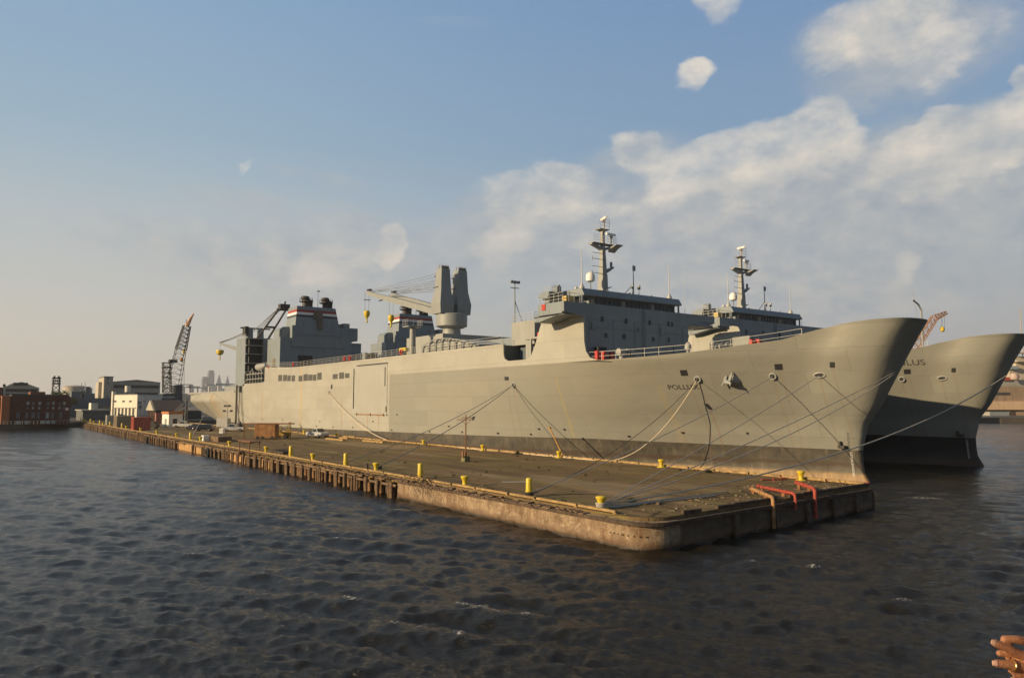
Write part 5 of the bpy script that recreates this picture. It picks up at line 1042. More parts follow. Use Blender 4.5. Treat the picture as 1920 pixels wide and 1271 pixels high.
# booth with orange roof, containers
p = gy(322, 800); t = thing('guard_booth', 'small white booth with an orange band under its roof', 'booth', p, .25)
MB().box(-1.8, 2.2, -1.8, 2.2, 0, 3.6).build('walls', WP, t, world=False, bevel=.04); MB().box(-2.0, 2.4, -2.0, 2.4, 3.6, 4.3).build('roof_band', pm('orange_band', (.42, .16, .05), .6), t, world=False, bevel=.04)
MB().box(-.6, .6, -1.86, -1.8, .9, 2.3).build('window', GL, t, world=False); MB().box(-1.86, -1.8, -.6, .5, .1, 2.3).build('door', GPL, t, world=False)
def container(px, py, w, l, h, col, name, label, yaw=0., x=None):
    p = gy(px, py); t = thing('shipping_container', label, 'container', p, yaw, 'containers standing on the pier'); q = MB(); q.box(0, w, 0, l, .1, h)
    for k in range(int(w / .3)): q.box(k * .3 + .06, k * .3 + .18, -.04, 0, .25, h - .15)
    for k in range(int(l / .35)): q.box(-.04, 0, k * .35 + .06, k * .35 + .2, .25, h - .15)
    q.build('box', pm(name, col, .6, var=.15, scale=1, bump=.1, dirt=(.1, .06, .04), amt=.5), t, world=False)
    q = MB(); [q.box(a, a + .12, b, b + .12, 0, h + .06) for a in (-.05, w - .07) for b in (-.06, l - .08)]; q.build('corner_post', pm(name + '_post', tuple(c * .7 for c in col), .6), t, world=False)
    q = MB(); [q.box(w * f, w * f + .05, -.09, -.04, .2, h - .1) for f in (.2, .4, .6, .8)]; q.build('door_bar', CHR, t, world=False)
    return t
container(250.5, 807.2, 3.6, 4.0, 3.2, (.42, .09, .06), 'red_container_paint', 'red steel container with pale door bars, nearest of the containers')
container(219, 802, 4.2, 6.0, 3.2, (.30, .25, .17), 'tan_container_paint', 'tan and grey container behind the red one on the far pier')
container(200.5, 796.6, 2.4, 3.5, 2.9, (.42, .42, .36), 'pale_container_paint', 'small pale container beyond the tan one at the far end')
p = gy(283, 803.5); tag(MB().obox((p[0], p[1], DZ + .8), (3.6, 2, .9), camr).obox((p[0] + .5, p[1], DZ + 1.5), (1.2, 1.2, .9), camr).cyl((p[0] - 1.2, p[1] - 1, DZ + .4), (p[0] - 1.2, p[1] + 1, DZ + .4), .4, n=10).cyl((p[0] + 1.2, p[1] - 1, DZ + .4), (p[0] + 1.2, p[1] + 1, DZ + .4), .4, n=10).build('dark_machine', BK, None, loc=p), 'dark wheeled machine parked right of the red container', 'machine')

for k, (px, py, L_, yw, lab) in enumerate(((520, 855, .25, 0, 'short worn white paint mark left of the fourth tall post'), (662, 860, .25, .1, 'short worn white paint mark right of the third tall post'), (742, 869, .3, 0, 'worn white paint mark beyond the third low bollard'), (968, 903, .5, .1, 'large faded white paint mark near the nearest tall post'))):
    p = gy(px, py); q = MB(); q.obox((p[0], p[1], DZ + .006), (L_ * 5, L_, .004), math.atan2(rt[1], rt[0]) + yw); o = q.build('paint_mark', pm('faded_white_paint', (.42, .40, .36), .9, var=.3, scale=5), None, loc=p); tag(o, lab, 'paint mark', 'worn white paint marks on the pier deck')
# ---------------------------------------------------------------- yard buildings behind the pier (front faces look towards -Y)
def fx(px, y, z=8.): return float(aty(px, 755.5 - (z - EYE) * 4, y)[0])
def fz(px, py, y): return float(aty(px, py, y)[2])
GZ = 1.55
BR = pm('dark_red_brick', (.105, .034, .024), .9, var=.3, scale=.6, bump=.1, dirt=(.05, .03, .025), amt=.6)
SG = pm('shed_grey_siding', (.38, .375, .34), .8, var=.08, scale=.2, bump=.05, dirt=(.16, .14, .11), amt=.4)
CC = pm('cream_concrete', (.42, .39, .33), .85, var=.08, scale=.2, bump=.05, dirt=(.25, .2, .15), amt=.4)
WH = pm('whitewashed_wall', (.68, .65, .56), .8, var=.06, scale=.3, bump=.05, dirt=(.35, .28, .2), amt=.35)
DR = pm('dark_roofing', (.05, .052, .055), .8, var=.2, scale=.3); WN = pm('dull_window', (.10, .12, .14), .3, var=.4, scale=.5, bump=0); PW = pm('pale_window', (.30, .32, .34), .4, var=.4, scale=.5, bump=0)
TG = pm('tower_grey', (.16, .165, .165), .8, var=.1, scale=.2, dirt=(.1, .08, .06), amt=.4)
def bld(name, label, cat, px0, px1, pyt, y, depth, mat, part='walls', z0=GZ):
    x0, x1 = fx(px0, y), fx(px1, y); zt = fz((px0 + px1) / 2, pyt, y); t = thing(name, label, cat, ((x0 + x1) / 2, y, z0))
    MB().box(x0, x1, y, y + depth, z0 - .5, zt).build(part, mat, t); return t, x0, x1, zt
def win(t, px0, px1, py0, py1, y, mat=WN, name='window'):
    x0, x1 = fx(px0, y), fx(px1, y); z0, z1 = fz((px0 + px1) / 2, py1, y), fz((px0 + px1) / 2, py0, y); return MB().box(x0, x1, y - .12, y + .05, z0, z1).build(name, mat, t)
t, x0, x1, zt = bld('brick_building', 'long dark red brick waterfront building with two rows of windows', 'building', 18, 132, 742.5, 296, 26, BR)
MB().box(x0 - 2.2, x0, 294, 310, GZ, fz(14, 742, 294)).build('end_wing', pm('sunlit_brick', (.36, .13, .05), .9, var=.2, scale=1.), t)  # sunlight on the left end is put into this brick colour
MB().box(x0 + .5, x1 - .5, 296.5, 321, zt, zt + .5).build('roof', DR, t); MB().box(fx(56, 300), fx(84, 300), 300, 312, zt + .4, zt + 1.5).build('roof_shed', pm('rust_roof', (.18, .06, .03), .8), t)
for k, px in enumerate((50, 60, 72, 88, 98, 110, 118)): win(t, px, px + 5, 753 + (k % 2), 759, 296, WN if k % 2 else PW); win(t, px, px + 4, 762.5, 767, 296, PW if k % 3 else WN)
for px in (32, 48, 60, 70, 87, 97, 112): win(t, px, px + 6, 773, 784, 296, WN if px != 87 else PW, 'doorway')
for px in (50, 60, 72, 80, 88, 98, 104, 113): MB().box(fx(px - 1.6, 296), fx(px - 1.0, 296), 295.8, 296, GZ, zt - .3).build('pilaster', BR, t)
win(t, 123, 129, 764.5, 769, 296, WP, 'sign_board')
q_ = MB()
for px in np.arange(2, 136, 7): q_.cyl((fx(px, 291.2), 291.2, GZ), (fx(px, 291.2), 291.2, GZ + 1.1), .06, n=5)
q_.cyl((fx(0, 291.2), 291.2, GZ + 1.1), (fx(136, 291.2), 291.2, GZ + 1.1), .07, n=5); tag(q_.build('quay_railing', GPL, None, loc=(20, 291, GZ)), 'pale pipe railing along the quay before the brick building', 'railing')
for k, px in enumerate((32, 48, 78, 88, 98)): p_ = (fx(px, 293), 293, GZ); tag(MB().box(p_[0], p_[0] + 1.1 + .3 * (k == 0), 293, 294, GZ, GZ + 1.0).build('crate', pm('pale_blue_crate', (.32, .38, .42), .6), None, loc=p_, bevel=.04), 'pale crate on the quay before the brick building, %s from the left' % ORD[k], 'crate', 'pale crates on the brick building quay')
t, x0, x1, zt = bld('green_shed', 'low green walled shed left of the sunlit orange end wing', 'shed', -60, 9, 744, 302, 14, pm('olive_wall', (.12, .13, .05), .9, var=.2)); win(t, -4, 6, 764, 780, 302, PW)
MB().box(x0, x1, 301.8, 302, GZ, fz(4, 762, 302)).build('lower_wall', TG, t)
# big gabled shed far left
y = 400; x0, x1 = fx(-35, y), fx(72, y); xm = fx(38, y); ze = fz(60, 727, y); za = fz(38, 719, y); t = thing('gabled_shed', 'large grey gabled shed with a dark window band behind the brick building', 'shed', (xm, y, GZ))
MB().prism([(fx(5, y), GZ), (fx(5, y), fz(5, 725, y)), (xm, za + .8), (x1, ze), (x1, GZ)], 'y', y, y + 60).build('walls', SG, t); win(t, 9, 69, 729, 735, y, DR); win(t, 9, 69, 738, 741, y, DR)
MB().box(xm - 3, xm + 2.5, y - .4, y + 60, za - .8, za + .4).build('roof_monitor', DR, t); MB().box(x0, fx(5, y), y + 1, y + 50, GZ, fz(2, 726, y)).build('side_bay', BR, t)
p_ = fx(6, y); MB().box(p_ - .5, p_ + .5, y, y + 1, fz(5, 725, y), fz(5, 720, y)).build('chimney', DR, t)
# lattice tower
y = 380; xa, xb = fx(96.5, y), fx(110.5, y); zb, zt = fz(103, 735, y), fz(103, 707, y); t = thing('lattice_tower', 'dark open steel tower rising over the trees behind the brick building', 'tower', ((xa + xb) / 2, y, GZ))
MB().lattice(((xa + xb) / 2, y, GZ), ((xa + xb) / 2, y, zt), xb - xa + .6, xb - xa - .6, 6, .16).build('frame', DR, t)
for py in (710, 715, 720): z_ = fz(103, py, y); MB().box(xa - .2, xb + .2, y - 2, y + 2, z_, z_ + .5).build('platform', DR, t)
for px in (98, 106): z_ = fz(103, 709.5, y); MB().box(fx(px, y), fx(px + 3, y), y - 1, y + 1, z_, z_ + 1.1).build('lamp_box', DR, t)
# trees: trunk, limbs and leaf clumps
LF = pm('leaf_green', (.075, .09, .028), .8, var=.45, scale=.8, bump=0); BKm = pm('bark', (.09, .07, .05), .9, var=.3, scale=2)
def tree(px, y, h, w, label, seed):
    r = np.random.default_rng(seed); x = fx(px, y); t = thing('tree', label, 'tree', (x, y, GZ), group='trees in the yard')
    q = MB(); q.path([(0, 0, 0), (.1, 0, h * .3), (-.1, .1, h * .62)], [h * .035, h * .026, h * .014], 7)
    for k in range(6): a = r.random() * 6.28; z_ = h * (.25 + .3 * r.random()); q.path([(0, 0, z_), (w * .22 * math.cos(a), w * .22 * math.sin(a), z_ + h * .15), (w * .36 * math.cos(a), w * .36 * math.sin(a), z_ + h * .26)], [h * .014, h * .01, h * .004], 5)
    q.build('trunk', BKm, t, world=False); q = MB(); cl = [(w * .34 * r.normal() * .8, w * .34 * r.normal() * .8, h * (.45 + .42 * r.random()), w * (.13 + .12 * r.random())) for _ in range(16)]
    for (cx_, cy_, cz_, cr) in cl:
        for j in range(130):
            v = r.normal(size=3); v /= np.linalg.norm(v); rr_ = cr * (.55 + .5 * r.random()); c_ = np.array([cx_, cy_, cz_]) + v * rr_ * np.array([1, 1, .8]); s = w * .028 * (.6 + r.random()); a = r.normal(size=3); b_ = np.cross(v, a); b_ /= np.linalg.norm(b_); a = np.cross(b_, v) + .5 * v
            q.add([c_ - a * s, c_ + b_ * s, c_ + a * s, c_ - b_ * s * .7], [(0, 1, 2, 3)])
    q.build('crown', LF, t, world=False); return t
tree(96, 372, 11.5, 9, 'round green tree left of the base of the dark steel tower', 1); tree(106, 374, 13, 10, 'fuller green tree right of the base of the dark steel tower', 2); tree(120, 392, 9.5, 10, 'low green tree right of the dark steel tower', 3); tree(4, 340, 9, 9, 'green tree beside the gabled shed at the left edge', 4); tree(90, 378, 9.5, 8, 'small tree leftmost of those by the steel tower', 6)
tree(318, 330, 5, 5, 'small bush tree behind the dark barn', 7)
# storage tank and far plant
y = 700; p_ = fx(140, y); t = thing('storage_tank', 'pale round storage tank in the hazy distance', 'tank', (p_, y, GZ)); zt = fz(140, 725, y); MB().cyl((p_, y, GZ), (p_, y, zt), 9, n=28).build('shell', CC, t, smooth=True); MB().lathe([(9.2, 0), (6, .8), (.1, 1.4)], (p_, y, zt), 28).build('roof', CC, t)
t, *_ = bld('distant_plant', 'hazy grey plant building right of the round tank', 'building', 146, 172, 727, 760, 40, CC); win(t, 150, 168, 731, 734, 760)
# laid up grey warship hull with twin masts
y = 430; x0, x1 = fx(128, y), fx(186, y); zt = fz(155, 747, y); t = thing('laid_up_warship', 'blue grey laid up warship with two slim masts beyond the quay', 'ship', (x0, y, GZ))
BG = pm('blue_grey_hull', (.12, .15, .17), .7, var=.1, scale=.3)
MB().prism([(x0 - 3, GZ), (x0 - 5, zt), (x1 + 6, zt + .3), (x1 + 6, GZ)], 'y', y, y + 13).build('hull', BG, t); MB().box(fx(134, y), fx(150, y), y + 2, y + 11, zt, zt + 3.4).box(fx(158, y), fx(178, y), y + 2, y + 11, zt, zt + 2.6).box(fx(161, y), fx(170, y), y + 3, y + 9, zt + 2.6, zt + 6).build('deckhouse', BG, t)
for px, pt in ((153.5, 717), (160, 716)):
    x_ = fx(px, y); z_ = fz(px, pt, y); MB().lattice((x_, y + 5, zt), (x_, y + 5, z_ - 4), 1.5, .6, 7, .09).cyl((x_, y + 5, z_ - 5), (x_, y + 5, z_), .12, n=5).obox((x_, y + 5, z_ - 5), (6, .3, .3)).build('mast', BG, t)
# low grey quay buildings
t, x0, x1, zt = bld('quay_shed', 'low flat grey shed with pale roof edge behind the far bollards', 'shed', 156, 206, 770, 330, 22, pm('slate_wall', (.12, .13, .13), .8, var=.1)); MB().box(x0 - .5, x1 + .5, 329.6, 352.5, zt, zt + .4).build('roof', SG, t); MB().box(fx(171, 331), fx(184, 331), 331, 338, zt + .4, zt + 3.0).build('roof_plant', WH, t); win(t, 165, 175, 775, 790, 330); win(t, 178, 188, 774, 790, 330)
t, x0, x1, zt = bld('long_low_shed', 'long bluish low shed left of the white building', 'shed', 178, 213, 764, 372, 20, BG); MB().box(x0, x1, 371.5, 393, zt, zt + .5).build('roof', DR, t)
# grey hall with tower
y = 470; t, x0, x1, zt = bld('grey_hall', 'big grey industrial hall with a taller square tower at its left end', 'building', 209, 299, 716, y, 70, SG)
win(t, 212, 296, 722, 727.5, y, DR, 'window_band'); win(t, 252, 296, 736, 741, y, DR, 'window_band'); MB().prism([(x0, zt), (fx(255, y), zt + 1.3), (x1, zt)], 'y', y, y + 70).build('roof', TG, t)
xa, xb = fx(193, y - 6), fx(210, y - 6); z_ = fz(200, 707.5, y - 6); MB().box(xa, xb, y - 6, y + 14, GZ, z_).build('tower', CC, t); MB().box(xa - .2, xb + .2, y - 6.2, y + 14.2, z_, z_ + .6).build('parapet', TG, t)
for py in (712, 721, 746): zz_ = fz(200, py, y - 6); MB().box(fx(199, y - 6), fx(202, y - 6), y - 6.1, y - 5.9, zz_, zz_ + 1.2).build('tower_window', WN, t)
MB().box(fx(183, y + 2), xa, y + 2, y + 14, GZ, fz(188, 716, y + 2)).build('stair_block', CC, t)
# white building, turned so its left face catches the sun
def rbox(cx_, cy_, w, d, z0, z1, yaw): return MB().obox((cx_, cy_, (z0 + z1) / 2), (w, d, z1 - z0), yaw)
c0 = np.array([fx(256.5, 345), 345.]); yaw = math.radians(-38); U = np.array([math.cos(yaw), math.sin(yaw)])      # right face runs along U
zt = fz(256, 741, 345); Wd = 17.; Dd = 17.; ce = c0 + U * Wd / 2 + np.array([-U[1], U[0]]) * Dd / 2
yaw = math.radians(-30); 
V = np.array([math.sin(math.radians(40)), -math.cos(math.radians(40))]); 
a0 = np.array([fx(257, 338), 338.]); A1 = np.array([fx(211, 356), 356.]); A2 = np.array([fx(303, 352), 352.])
t = thing('white_building', 'white building with its left face in sun and louvred openings at the bottom', 'building', (a0[0], a0[1], GZ)); poly = [tuple(A1), tuple(a0), tuple(A2), (A2[0] + A1[0] - a0[0], A2[1] + A1[1] - a0[1])]
MB().prism(poly, 'z', GZ - .5, zt).build('walls', WH, t); MB().prism([tuple(np.array(p) * 1.0) for p in poly], 'z', zt + .002, zt + .35).build('roof', SG, t)
d1 = (A1 - a0) / np.linalg.norm(A1 - a0); n1 = np.array([d1[1], -d1[0]]); n1 = n1 if n1[0] < 0 else -n1; Lw = np.linalg.norm(A1 - a0)
def onface(f0, f1, z0, z1, mat, name, out=.12):
    c_ = a0 + d1 * Lw * (f0 + f1) / 2; MB().obox((c_[0] + n1[0] * 0, c_[1] + n1[1] * 0, (z0 + z1) / 2), (Lw * (f1 - f0), out * 2, z1 - z0), math.atan2(d1[1], d1[0])).build(name, mat, t)
zz = lambda py: fz(235, py, 345)
for f in (.22, .50, .84): onface(f, f + .09, zz(754), zz(750.5), WN, 'window')
for k in range(6): onface(.10 + .145 * k, .10 + .145 * k + .07, zz(780), zz(765), DR, 'louvre')
onface(.05, .95, zz(765), zz(763.6), SG, 'ledge', .3); onface(.95, 1.0, GZ, zz(733.5), WH, 'corner_pier', .6)
d2 = (A2 - a0) / np.linalg.norm(A2 - a0)
for f, py in ((.10, 755), (.12, 762)): c_ = a0 + d2 * np.linalg.norm(A2 - a0) * f; z_ = fz(262, py, 340); MB().obox((c_[0], c_[1], z_), (2.2, .3, 1.2), math.atan2(d2[1], d2[0])).build('window', WN, t)
x_ = fx(238.5, 400); t = thing('water_tank', 'small pale tank on a stand above the roof of the white building', 'tank', (x_, 400, GZ)); z_ = fz(238, 735, 400); MB().cyl((x_, 400, z_), (x_, 400, z_ + 3), 1.3, n=14).build('tank', WH, t, smooth=True); [MB().cyl((x_ + a, 400 + b_, GZ), (x_ + a, 400 + b_, z_), .12, n=5).build('leg', TG, t) for a in (-1, 1) for b_ in (-1, 1)]
# dark barn and roofs right of it
y = 322; x0, x1 = fx(288, y), fx(326, y); t = thing('dark_barn', 'dark open sided barn with a lit gable below the lattice crane', 'shed', (x0, y, GZ)); za = fz(290, 749.5, y)
MB().box(x0 + 1, x1 + 4, y + 1, y + 14, GZ, za - 4.2).build('walls', DR, t); MB().prism([(y - 1, za - 4.2), (y + 7, za), (y + 15, za - 4.2)], 'x', x0 + .5, x1 + 4).build('roof', pm('brown_roof', (.07, .05, .045), .8), t); MB().prism([(y - 1, za - 4.2), (y + 7, za - .1), (y + 15, za - 4.2)], 'x', x0 - .2, x0 + .5).build('gable', CC, t)
for k in range(5): MB().box(x0 + .2, x0 + .5, y + 3 * k, y + 3 * k + .4, GZ, za - 4.2).build('post', RU, t)
t, x0, x1, zt = bld('pale_roof_shed', 'low shed with a wide pale roof under the lattice crane', 'shed', 284, 324, 747, 360, 20, TG); MB().box(x0 - .5, x1 + .5, 359, 381, zt, fz(300, 742.5, 360)).build('roof', SG, t)
t, x0, x1, zt = bld('blue_shed', 'dark blue grey shed between the crane and the ship stern', 'shed', 334, 352, 752, 372, 16, BG); t, x0, x1, zt = bld('black_shed', 'black low building below the crane right of the barn', 'shed', 322, 378, 770, 345, 15, DR)
# lattice shipyard crane
y = 390; t = thing('lattice_crane', 'tall dark lattice boom crane with an orange tipped jib left of the stern', 'crane', (fx(318, y), y, GZ)); zc = fz(318, 738, y)
MB().box(fx(301, y), fx(338, y), y - 4, y + 8, GZ + 6, zc).box(fx(326, y), fx(338, y), y - 3, y + 7, zc, fz(330, 722, y) ).box(fx(308, y), fx(311, y), y - 2, y, GZ, GZ + 6).box(fx(330, y), fx(333, y), y - 2, y, GZ, GZ + 6).build('machinery_house', pm('crane_dark_blue', (.045, .055, .07), .7, var=.2, scale=.3), t)
def bp(px, py, dy=0): return (fx(px, y + dy, fz(px, py, y)), y + dy, fz(px, py, y))
def P_(px, py, yy): p = aty(px, py, yy); return (float(p[0]), yy, float(p[2]))
bm1 = MB().lattice(P_(321, 738, y), P_(339, 655, y), 6.4, 4.2, 9, .085, up=(0, 1, 0)).build('boom', DR, t); MB().lattice(P_(339, 655, y), P_(350.5, 611, y), 4.4, 3.0, 6, .17, up=(0, 1, 0)).build('boom_section', DR, t)
MB().path([P_(350.5, 612, y), P_(356, 600, y), P_(363, 588, y)], [1.0, .8, .25], 6).build('jib_tip', pm('orange_jib', (.62, .33, .17), .7, var=.2), t); MB().cyl(P_(349.5, 610, y), P_(349, 599, y), .15, n=5).build('jib_strut', DR, t)
MB().lattice(P_(313, 736, y), P_(312.5, 681, y), 3.4, 3.2, 8, .14, up=(0, 1, 0)).build('gantry', DR, t)
for py in (681, 690, 699, 708): p_ = P_(312, py, y); MB().box(p_[0] - 2, p_[0] + 2.2, y - 1.6, y + 1.6, p_[2], p_[2] + .35).build('gantry_platform', DR, t)
p_ = P_(324, 677, y); MB().obox(p_, (3.6, 3, 1.4)).build('sheave_house', DR, t); q = MB(); [q.cyl(P_(345, 640 + k * 9, y), P_(345 + .5 * k, 735, y), .05, n=4) for k in range(2)]; [q.cyl(P_(308, 682, y), P_(305 - k, 736, y), .08, n=4) for k in range(2)]; q.build('hoist_cable', DR, t)
for px, py, m_ in ((345, 659, YP), (340.5, 674, pm('orange_block', (.5, .2, .05), .6))): p_ = P_(px, py, y - 1); MB().lathe([(.2, -1.2), (.7, -.6), (.6, .6), (.2, 1.2)], p_, 8).build('hook_block', m_, t)
q = MB()
for k in range(9): a = P_(352 - 5 * (k % 3), 748 + k * 4, 300); b_ = P_(330 - 7 * (k % 4), 778 + 1.5 * k, 268); q.cyl(a, b_, .06, n=4)
tag(q.build('stern_ropes', ROPE, None), 'many thin mooring lines hanging between the far stern and the quay', 'rope')
t = thing('steel_mast', 'slim leaning steel mast before the stern of the nearer ship', 'mast', P_(348, 799, 262)); MB().lattice(P_(348, 799, 262), P_(350.5, 745, 262), .8, .5, 12, .05, up=(0, 1, 0)).build('frame', TG, t)
for k, px in enumerate((270, 262)): x_ = fx(px, 320); tag(MB().cyl((x_, 320, GZ), (x_, 320, fz(px, 752 + 14 * k, 320)), .12, n=6).obox((x_, 320, fz(px, 752 + 14 * k, 320)), (.9, .4, .3)).build('street_lamp', TG, None, loc=(x_, 320, GZ)), ['taller slim lamp post before the white building', 'shorter slim lamp post before the white building'][k], 'lamp post')
q = MB()
for k in range(60): x_ = fx(262 + k * .95, 312); q.cyl((x_, 312, GZ), (x_, 312, GZ + 2), .05, n=4)
q.cyl((fx(262, 312), 312, GZ + 2), (fx(320, 312), 312, GZ + 2), .04, n=4); q.cyl((fx(262, 312), 312, GZ + 1), (fx(320, 312), 312, GZ + 1), .04, n=4); tag(q.build('yard_fence', RU, None, loc=(40, 312, GZ)), 'thin rusty fence across the yard behind the red container', 'fence')
p_ = (fx(303, 268), 268, GZ); tag(MB().box(p_[0] - 1.5, p_[0] + 1.8, 268, 268.2, GZ, GZ + 3.6).box(p_[0] - 1.5, p_[0] - 1.3, 267.9, 270, GZ, GZ + 3.6).build('reddish_panel', pm('faded_red_mesh', (.30, .13, .10), .8, var=.3, scale=2), None, loc=p_), 'faded red panel screen left of the white booth', 'screen')
# port gantries and skyline in the far haze
y = 1500
for k, (px, pt) in enumerate(((346, 727), (356, 726), (371, 728), (433, 735), (343, 722))):
    a = P_(px, pt, y); t = thing('port_gantry', 'white port gantry on the far bank behind the stern, %s from the left' % ORD[[1, 2, 3, 4, 0][k]], 'gantry', (a[0], y, GZ), group='white port gantries in the distance'); MB().box(a[0] - 1, a[0] + 1, y, y + 2, GZ, a[2] + 6 * (k % 2)).box(a[0] + 13, a[0] + 15, y, y + 2, GZ, a[2]).box(a[0] - 6, a[0] + 18, y, y + 3, a[2], a[2] + 2).build('frame', WH, t)
for k, (px, pt, w_, yy, lab) in enumerate(((330, 738, 26, 1350, 'hazy low block left of the gantries'), (372, 738, 60, 1600, 'wide hazy low warehouse under the skyline'), (176, 742, 80, 1300, 'hazy low warehouse behind the warship'))):
    a = P_(px, pt, yy); tag(MB().box(a[0] - w_, a[0] + w_, yy, yy + 40, GZ, a[2]).build('far_warehouse', CC, None, loc=(a[0], yy, GZ)), lab, 'building', 'distant warehouses')
SKY_ = pm('skyscraper_glass', (.12, .16, .20), .5, var=.1, scale=.02, bump=0); yy = 5200
def tower(px0, px1, pt, label, kind):
    a, b_ = P_(px0, pt, yy), P_(px1, pt, yy); t = thing('skyscraper', label, 'skyscraper', ((a[0] + b_[0]) / 2, yy, GZ), group='skyscrapers of the city skyline'); w = b_[0] - a[0]; m_ = (a[0] + b_[0]) / 2; zt = a[2]
    if kind == 'spire': MB().box(a[0], b_[0], yy, yy + w, GZ, zt * .70).build('shaft', SKY_, t); MB().frustum((a[0] + w * .06, b_[0] - w * .06, yy, yy + w), zt * .70, (m_ - w * .26, m_ + w * .26, yy + w * .25, yy + w * .75), zt * .92).frustum((m_ - w * .22, m_ + w * .22, yy + w * .3, yy + w * .7), zt * .92, (m_ - 3, m_ + 3, yy + w * .48, yy + w * .52), zt * 1.06).build('crown', SKY_, t)
    elif kind == 'step': MB().box(a[0], b_[0], yy, yy + w, GZ, zt * .93).build('shaft', SKY_, t); MB().box(a[0] + w * .12, b_[0] - w * .12, yy + 2, yy + w, zt * .93, zt).build('crown', SKY_, t)
    else: MB().box(a[0], b_[0], yy, yy + w, GZ, zt).build('shaft', SKY_, t)
tower(391.5, 402.5, 694, 'tallest square topped skyscraper of the hazy skyline', 'step'); tower(380, 390.5, 706, 'broad skyscraper joined left of the tallest one', 'step'); tower(386, 394, 711, 'lower block between the broad and the tallest skyscraper', 'box'); tower(407.5, 417, 706, 'pointed spire skyscraper right of the tallest one', 'spire'); tower(424, 431.5, 708, 'farther right spire skyscraper beside the stair tower of the ship', 'spire')
tower(340, 346, 722, 'small pointed hazy skyscraper left of the skyline', 'spire'); tower(357, 364, 722, 'small square hazy skyscraper left of the skyline', 'step'); tower(401, 406, 722, 'low hazy block between the two tallest points', 'box'); tower(417, 424, 728, 'lowest hazy block between the two spires', 'box')
q = MB(); r = np.random.default_rng(3)
for k in range(420):
    x_ = -900 + 3600 * r.random(); yy_ = 1700 + 500 * r.random(); h_ = 8 + 9 * r.random(); w_ = 9 + 9 * r.random()
    for j in range(5): a = r.random() * 6.28; q.lathe([(w_ * .1, 0), (w_ * .5, h_ * .35), (w_ * .4, h_ * .8), (.1, h_ * (.9 + .2 * r.random()))], (x_ + w_ * .7 * math.cos(a), yy_ + w_ * .7 * math.sin(a), GZ), 6)
tag(q.build('distant_woods', LF, None), 'thin hazy belt of trees on the far bank', 'woods', kind='stuff')
# ---------------------------------------------------------------- right bank: dock wall, moored ship, yard crane
RW = pm('tan_dock_wall', (.30, .22, .15), .9, var=.15, scale=.12, bump=.1, dirt=(.12, .09, .06), amt=.6); RB = pm('peach_wall', (.55, .40, .27), .85, var=.06, scale=.2, dirt=(.3, .2, .12), amt=.3)
A0 = np.array(atd(1790, 775, 372)); A1 = np.array(atd(2100, 775, 372)); dv = (A1 - A0)[:2]; dv /= np.linalg.norm(dv); nv = np.array([-dv[1], dv[0]]); yawr = math.atan2(dv[1], dv[0])
def rb(px0, px1, py0, py1, k, depth, mat, name, parent=None):
    a, b_ = np.array(atd(px0, py0, k)), np.array(atd(px1, py1, k)); z0, z1 = sorted((a[2], b_[2])); L_ = abs((b_ - a)[:2] @ dv); c_ = (a + b_)[:2] / 2 + nv * depth / 2
    return MB().obox((c_[0], c_[1], (z0 + z1) / 2), (L_, depth, z1 - z0), yawr).build(name, mat, parent)
t = thing('dock_building', 'long tan dockside building with a peach lower band on the right bank', 'building', tuple(np.array(atd(1880, 793, 376)) * np.array([1, 1, 0]) + np.array([0, 0, 2])))
rb(1760, 2900, 724, 752, 380, 30, RW, 'upper_wall', t); rb(1760, 2900, 752, 768, 378.5, 30, RB, 'lower_wall', t); rb(1760, 2900, 767.6, 792, 379.5, 30, RW, 'base_wall', t); rb(1868, 1894, 735.5, 741, 379.9, 1, DR, 'vent_opening', t)
t = thing('timber_wharf', 'dark timber wharf at the foot of the dock building on the right bank', 'wharf', tuple(np.array(atd(1880, 793, 370)) * np.array([1, 1, 0])))
rb(1760, 2900, 781.5, 784, 370, 9, TM2, 'wharf_deck', t)
for px in range(1790, 2000, 9): rb(px, px + 2.6, 783, 794, 370.5, .8, TM2, 'wharf_pile', t)
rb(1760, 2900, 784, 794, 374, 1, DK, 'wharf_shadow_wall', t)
for k, (a, b_, m_, lab) in enumerate(((1843, 1856, WH, 'white trailer on the right bank wharf'), (1857, 1893, pm('blue_grey_trailer', (.22, .26, .28), .6), 'long blue grey trailer on the right bank wharf'), (1896, 1905, TM2, 'dark brown box right of the long trailer'))): tag(rb(a, b_, 772, 781.2, 369, 3, m_, 'box_trailer'), lab, 'trailer')
t = thing('moored_warship', 'cream upperworks of a ship rising behind the dock building on the right', 'ship', tuple(np.array(atd(1900, 793, 420)) * np.array([1, 1, 0])))
CR = pm('cream_ship_paint', (.42, .38, .30), .6, var=.1, scale=.3)
rb(1850, 2000, 712, 724.5, 412, 14, GPL, 'hull', t); rb(1893, 1990, 687, 712, 414, 10, CR, 'deckhouse', t); rb(1905, 1960, 668, 687, 415, 8, CR, 'bridge', t); rb(1896, 1909, 686, 692, 411, 3, pm('blue_awning', (.2, .28, .34), .6), 'awning', t); rb(1880, 1895, 707, 713, 411, 3, RPIPE, 'red_pipes', t)
rb(1915, 1916.2, 578, 668, 416, .4, CR, 'mast', t); rb(1908, 1935, 676, 678, 411, 8, CR, 'deck_edge', t); rb(1900, 1940, 660, 662, 411, 6, CR, 'deck_edge', t)
pp = np.array(atd(1902, 706, 408)); MB().lathe([(.3, -2.2), (1.8, -1.6), (2.3, 0), (1.8, 1.6), (.3, 2.2)], tuple(pp), 16).build('dome', pm('pinkish_dome', (.42, .32, .28), .6), t, smooth=True)
a = atd(1913, 600, 300)
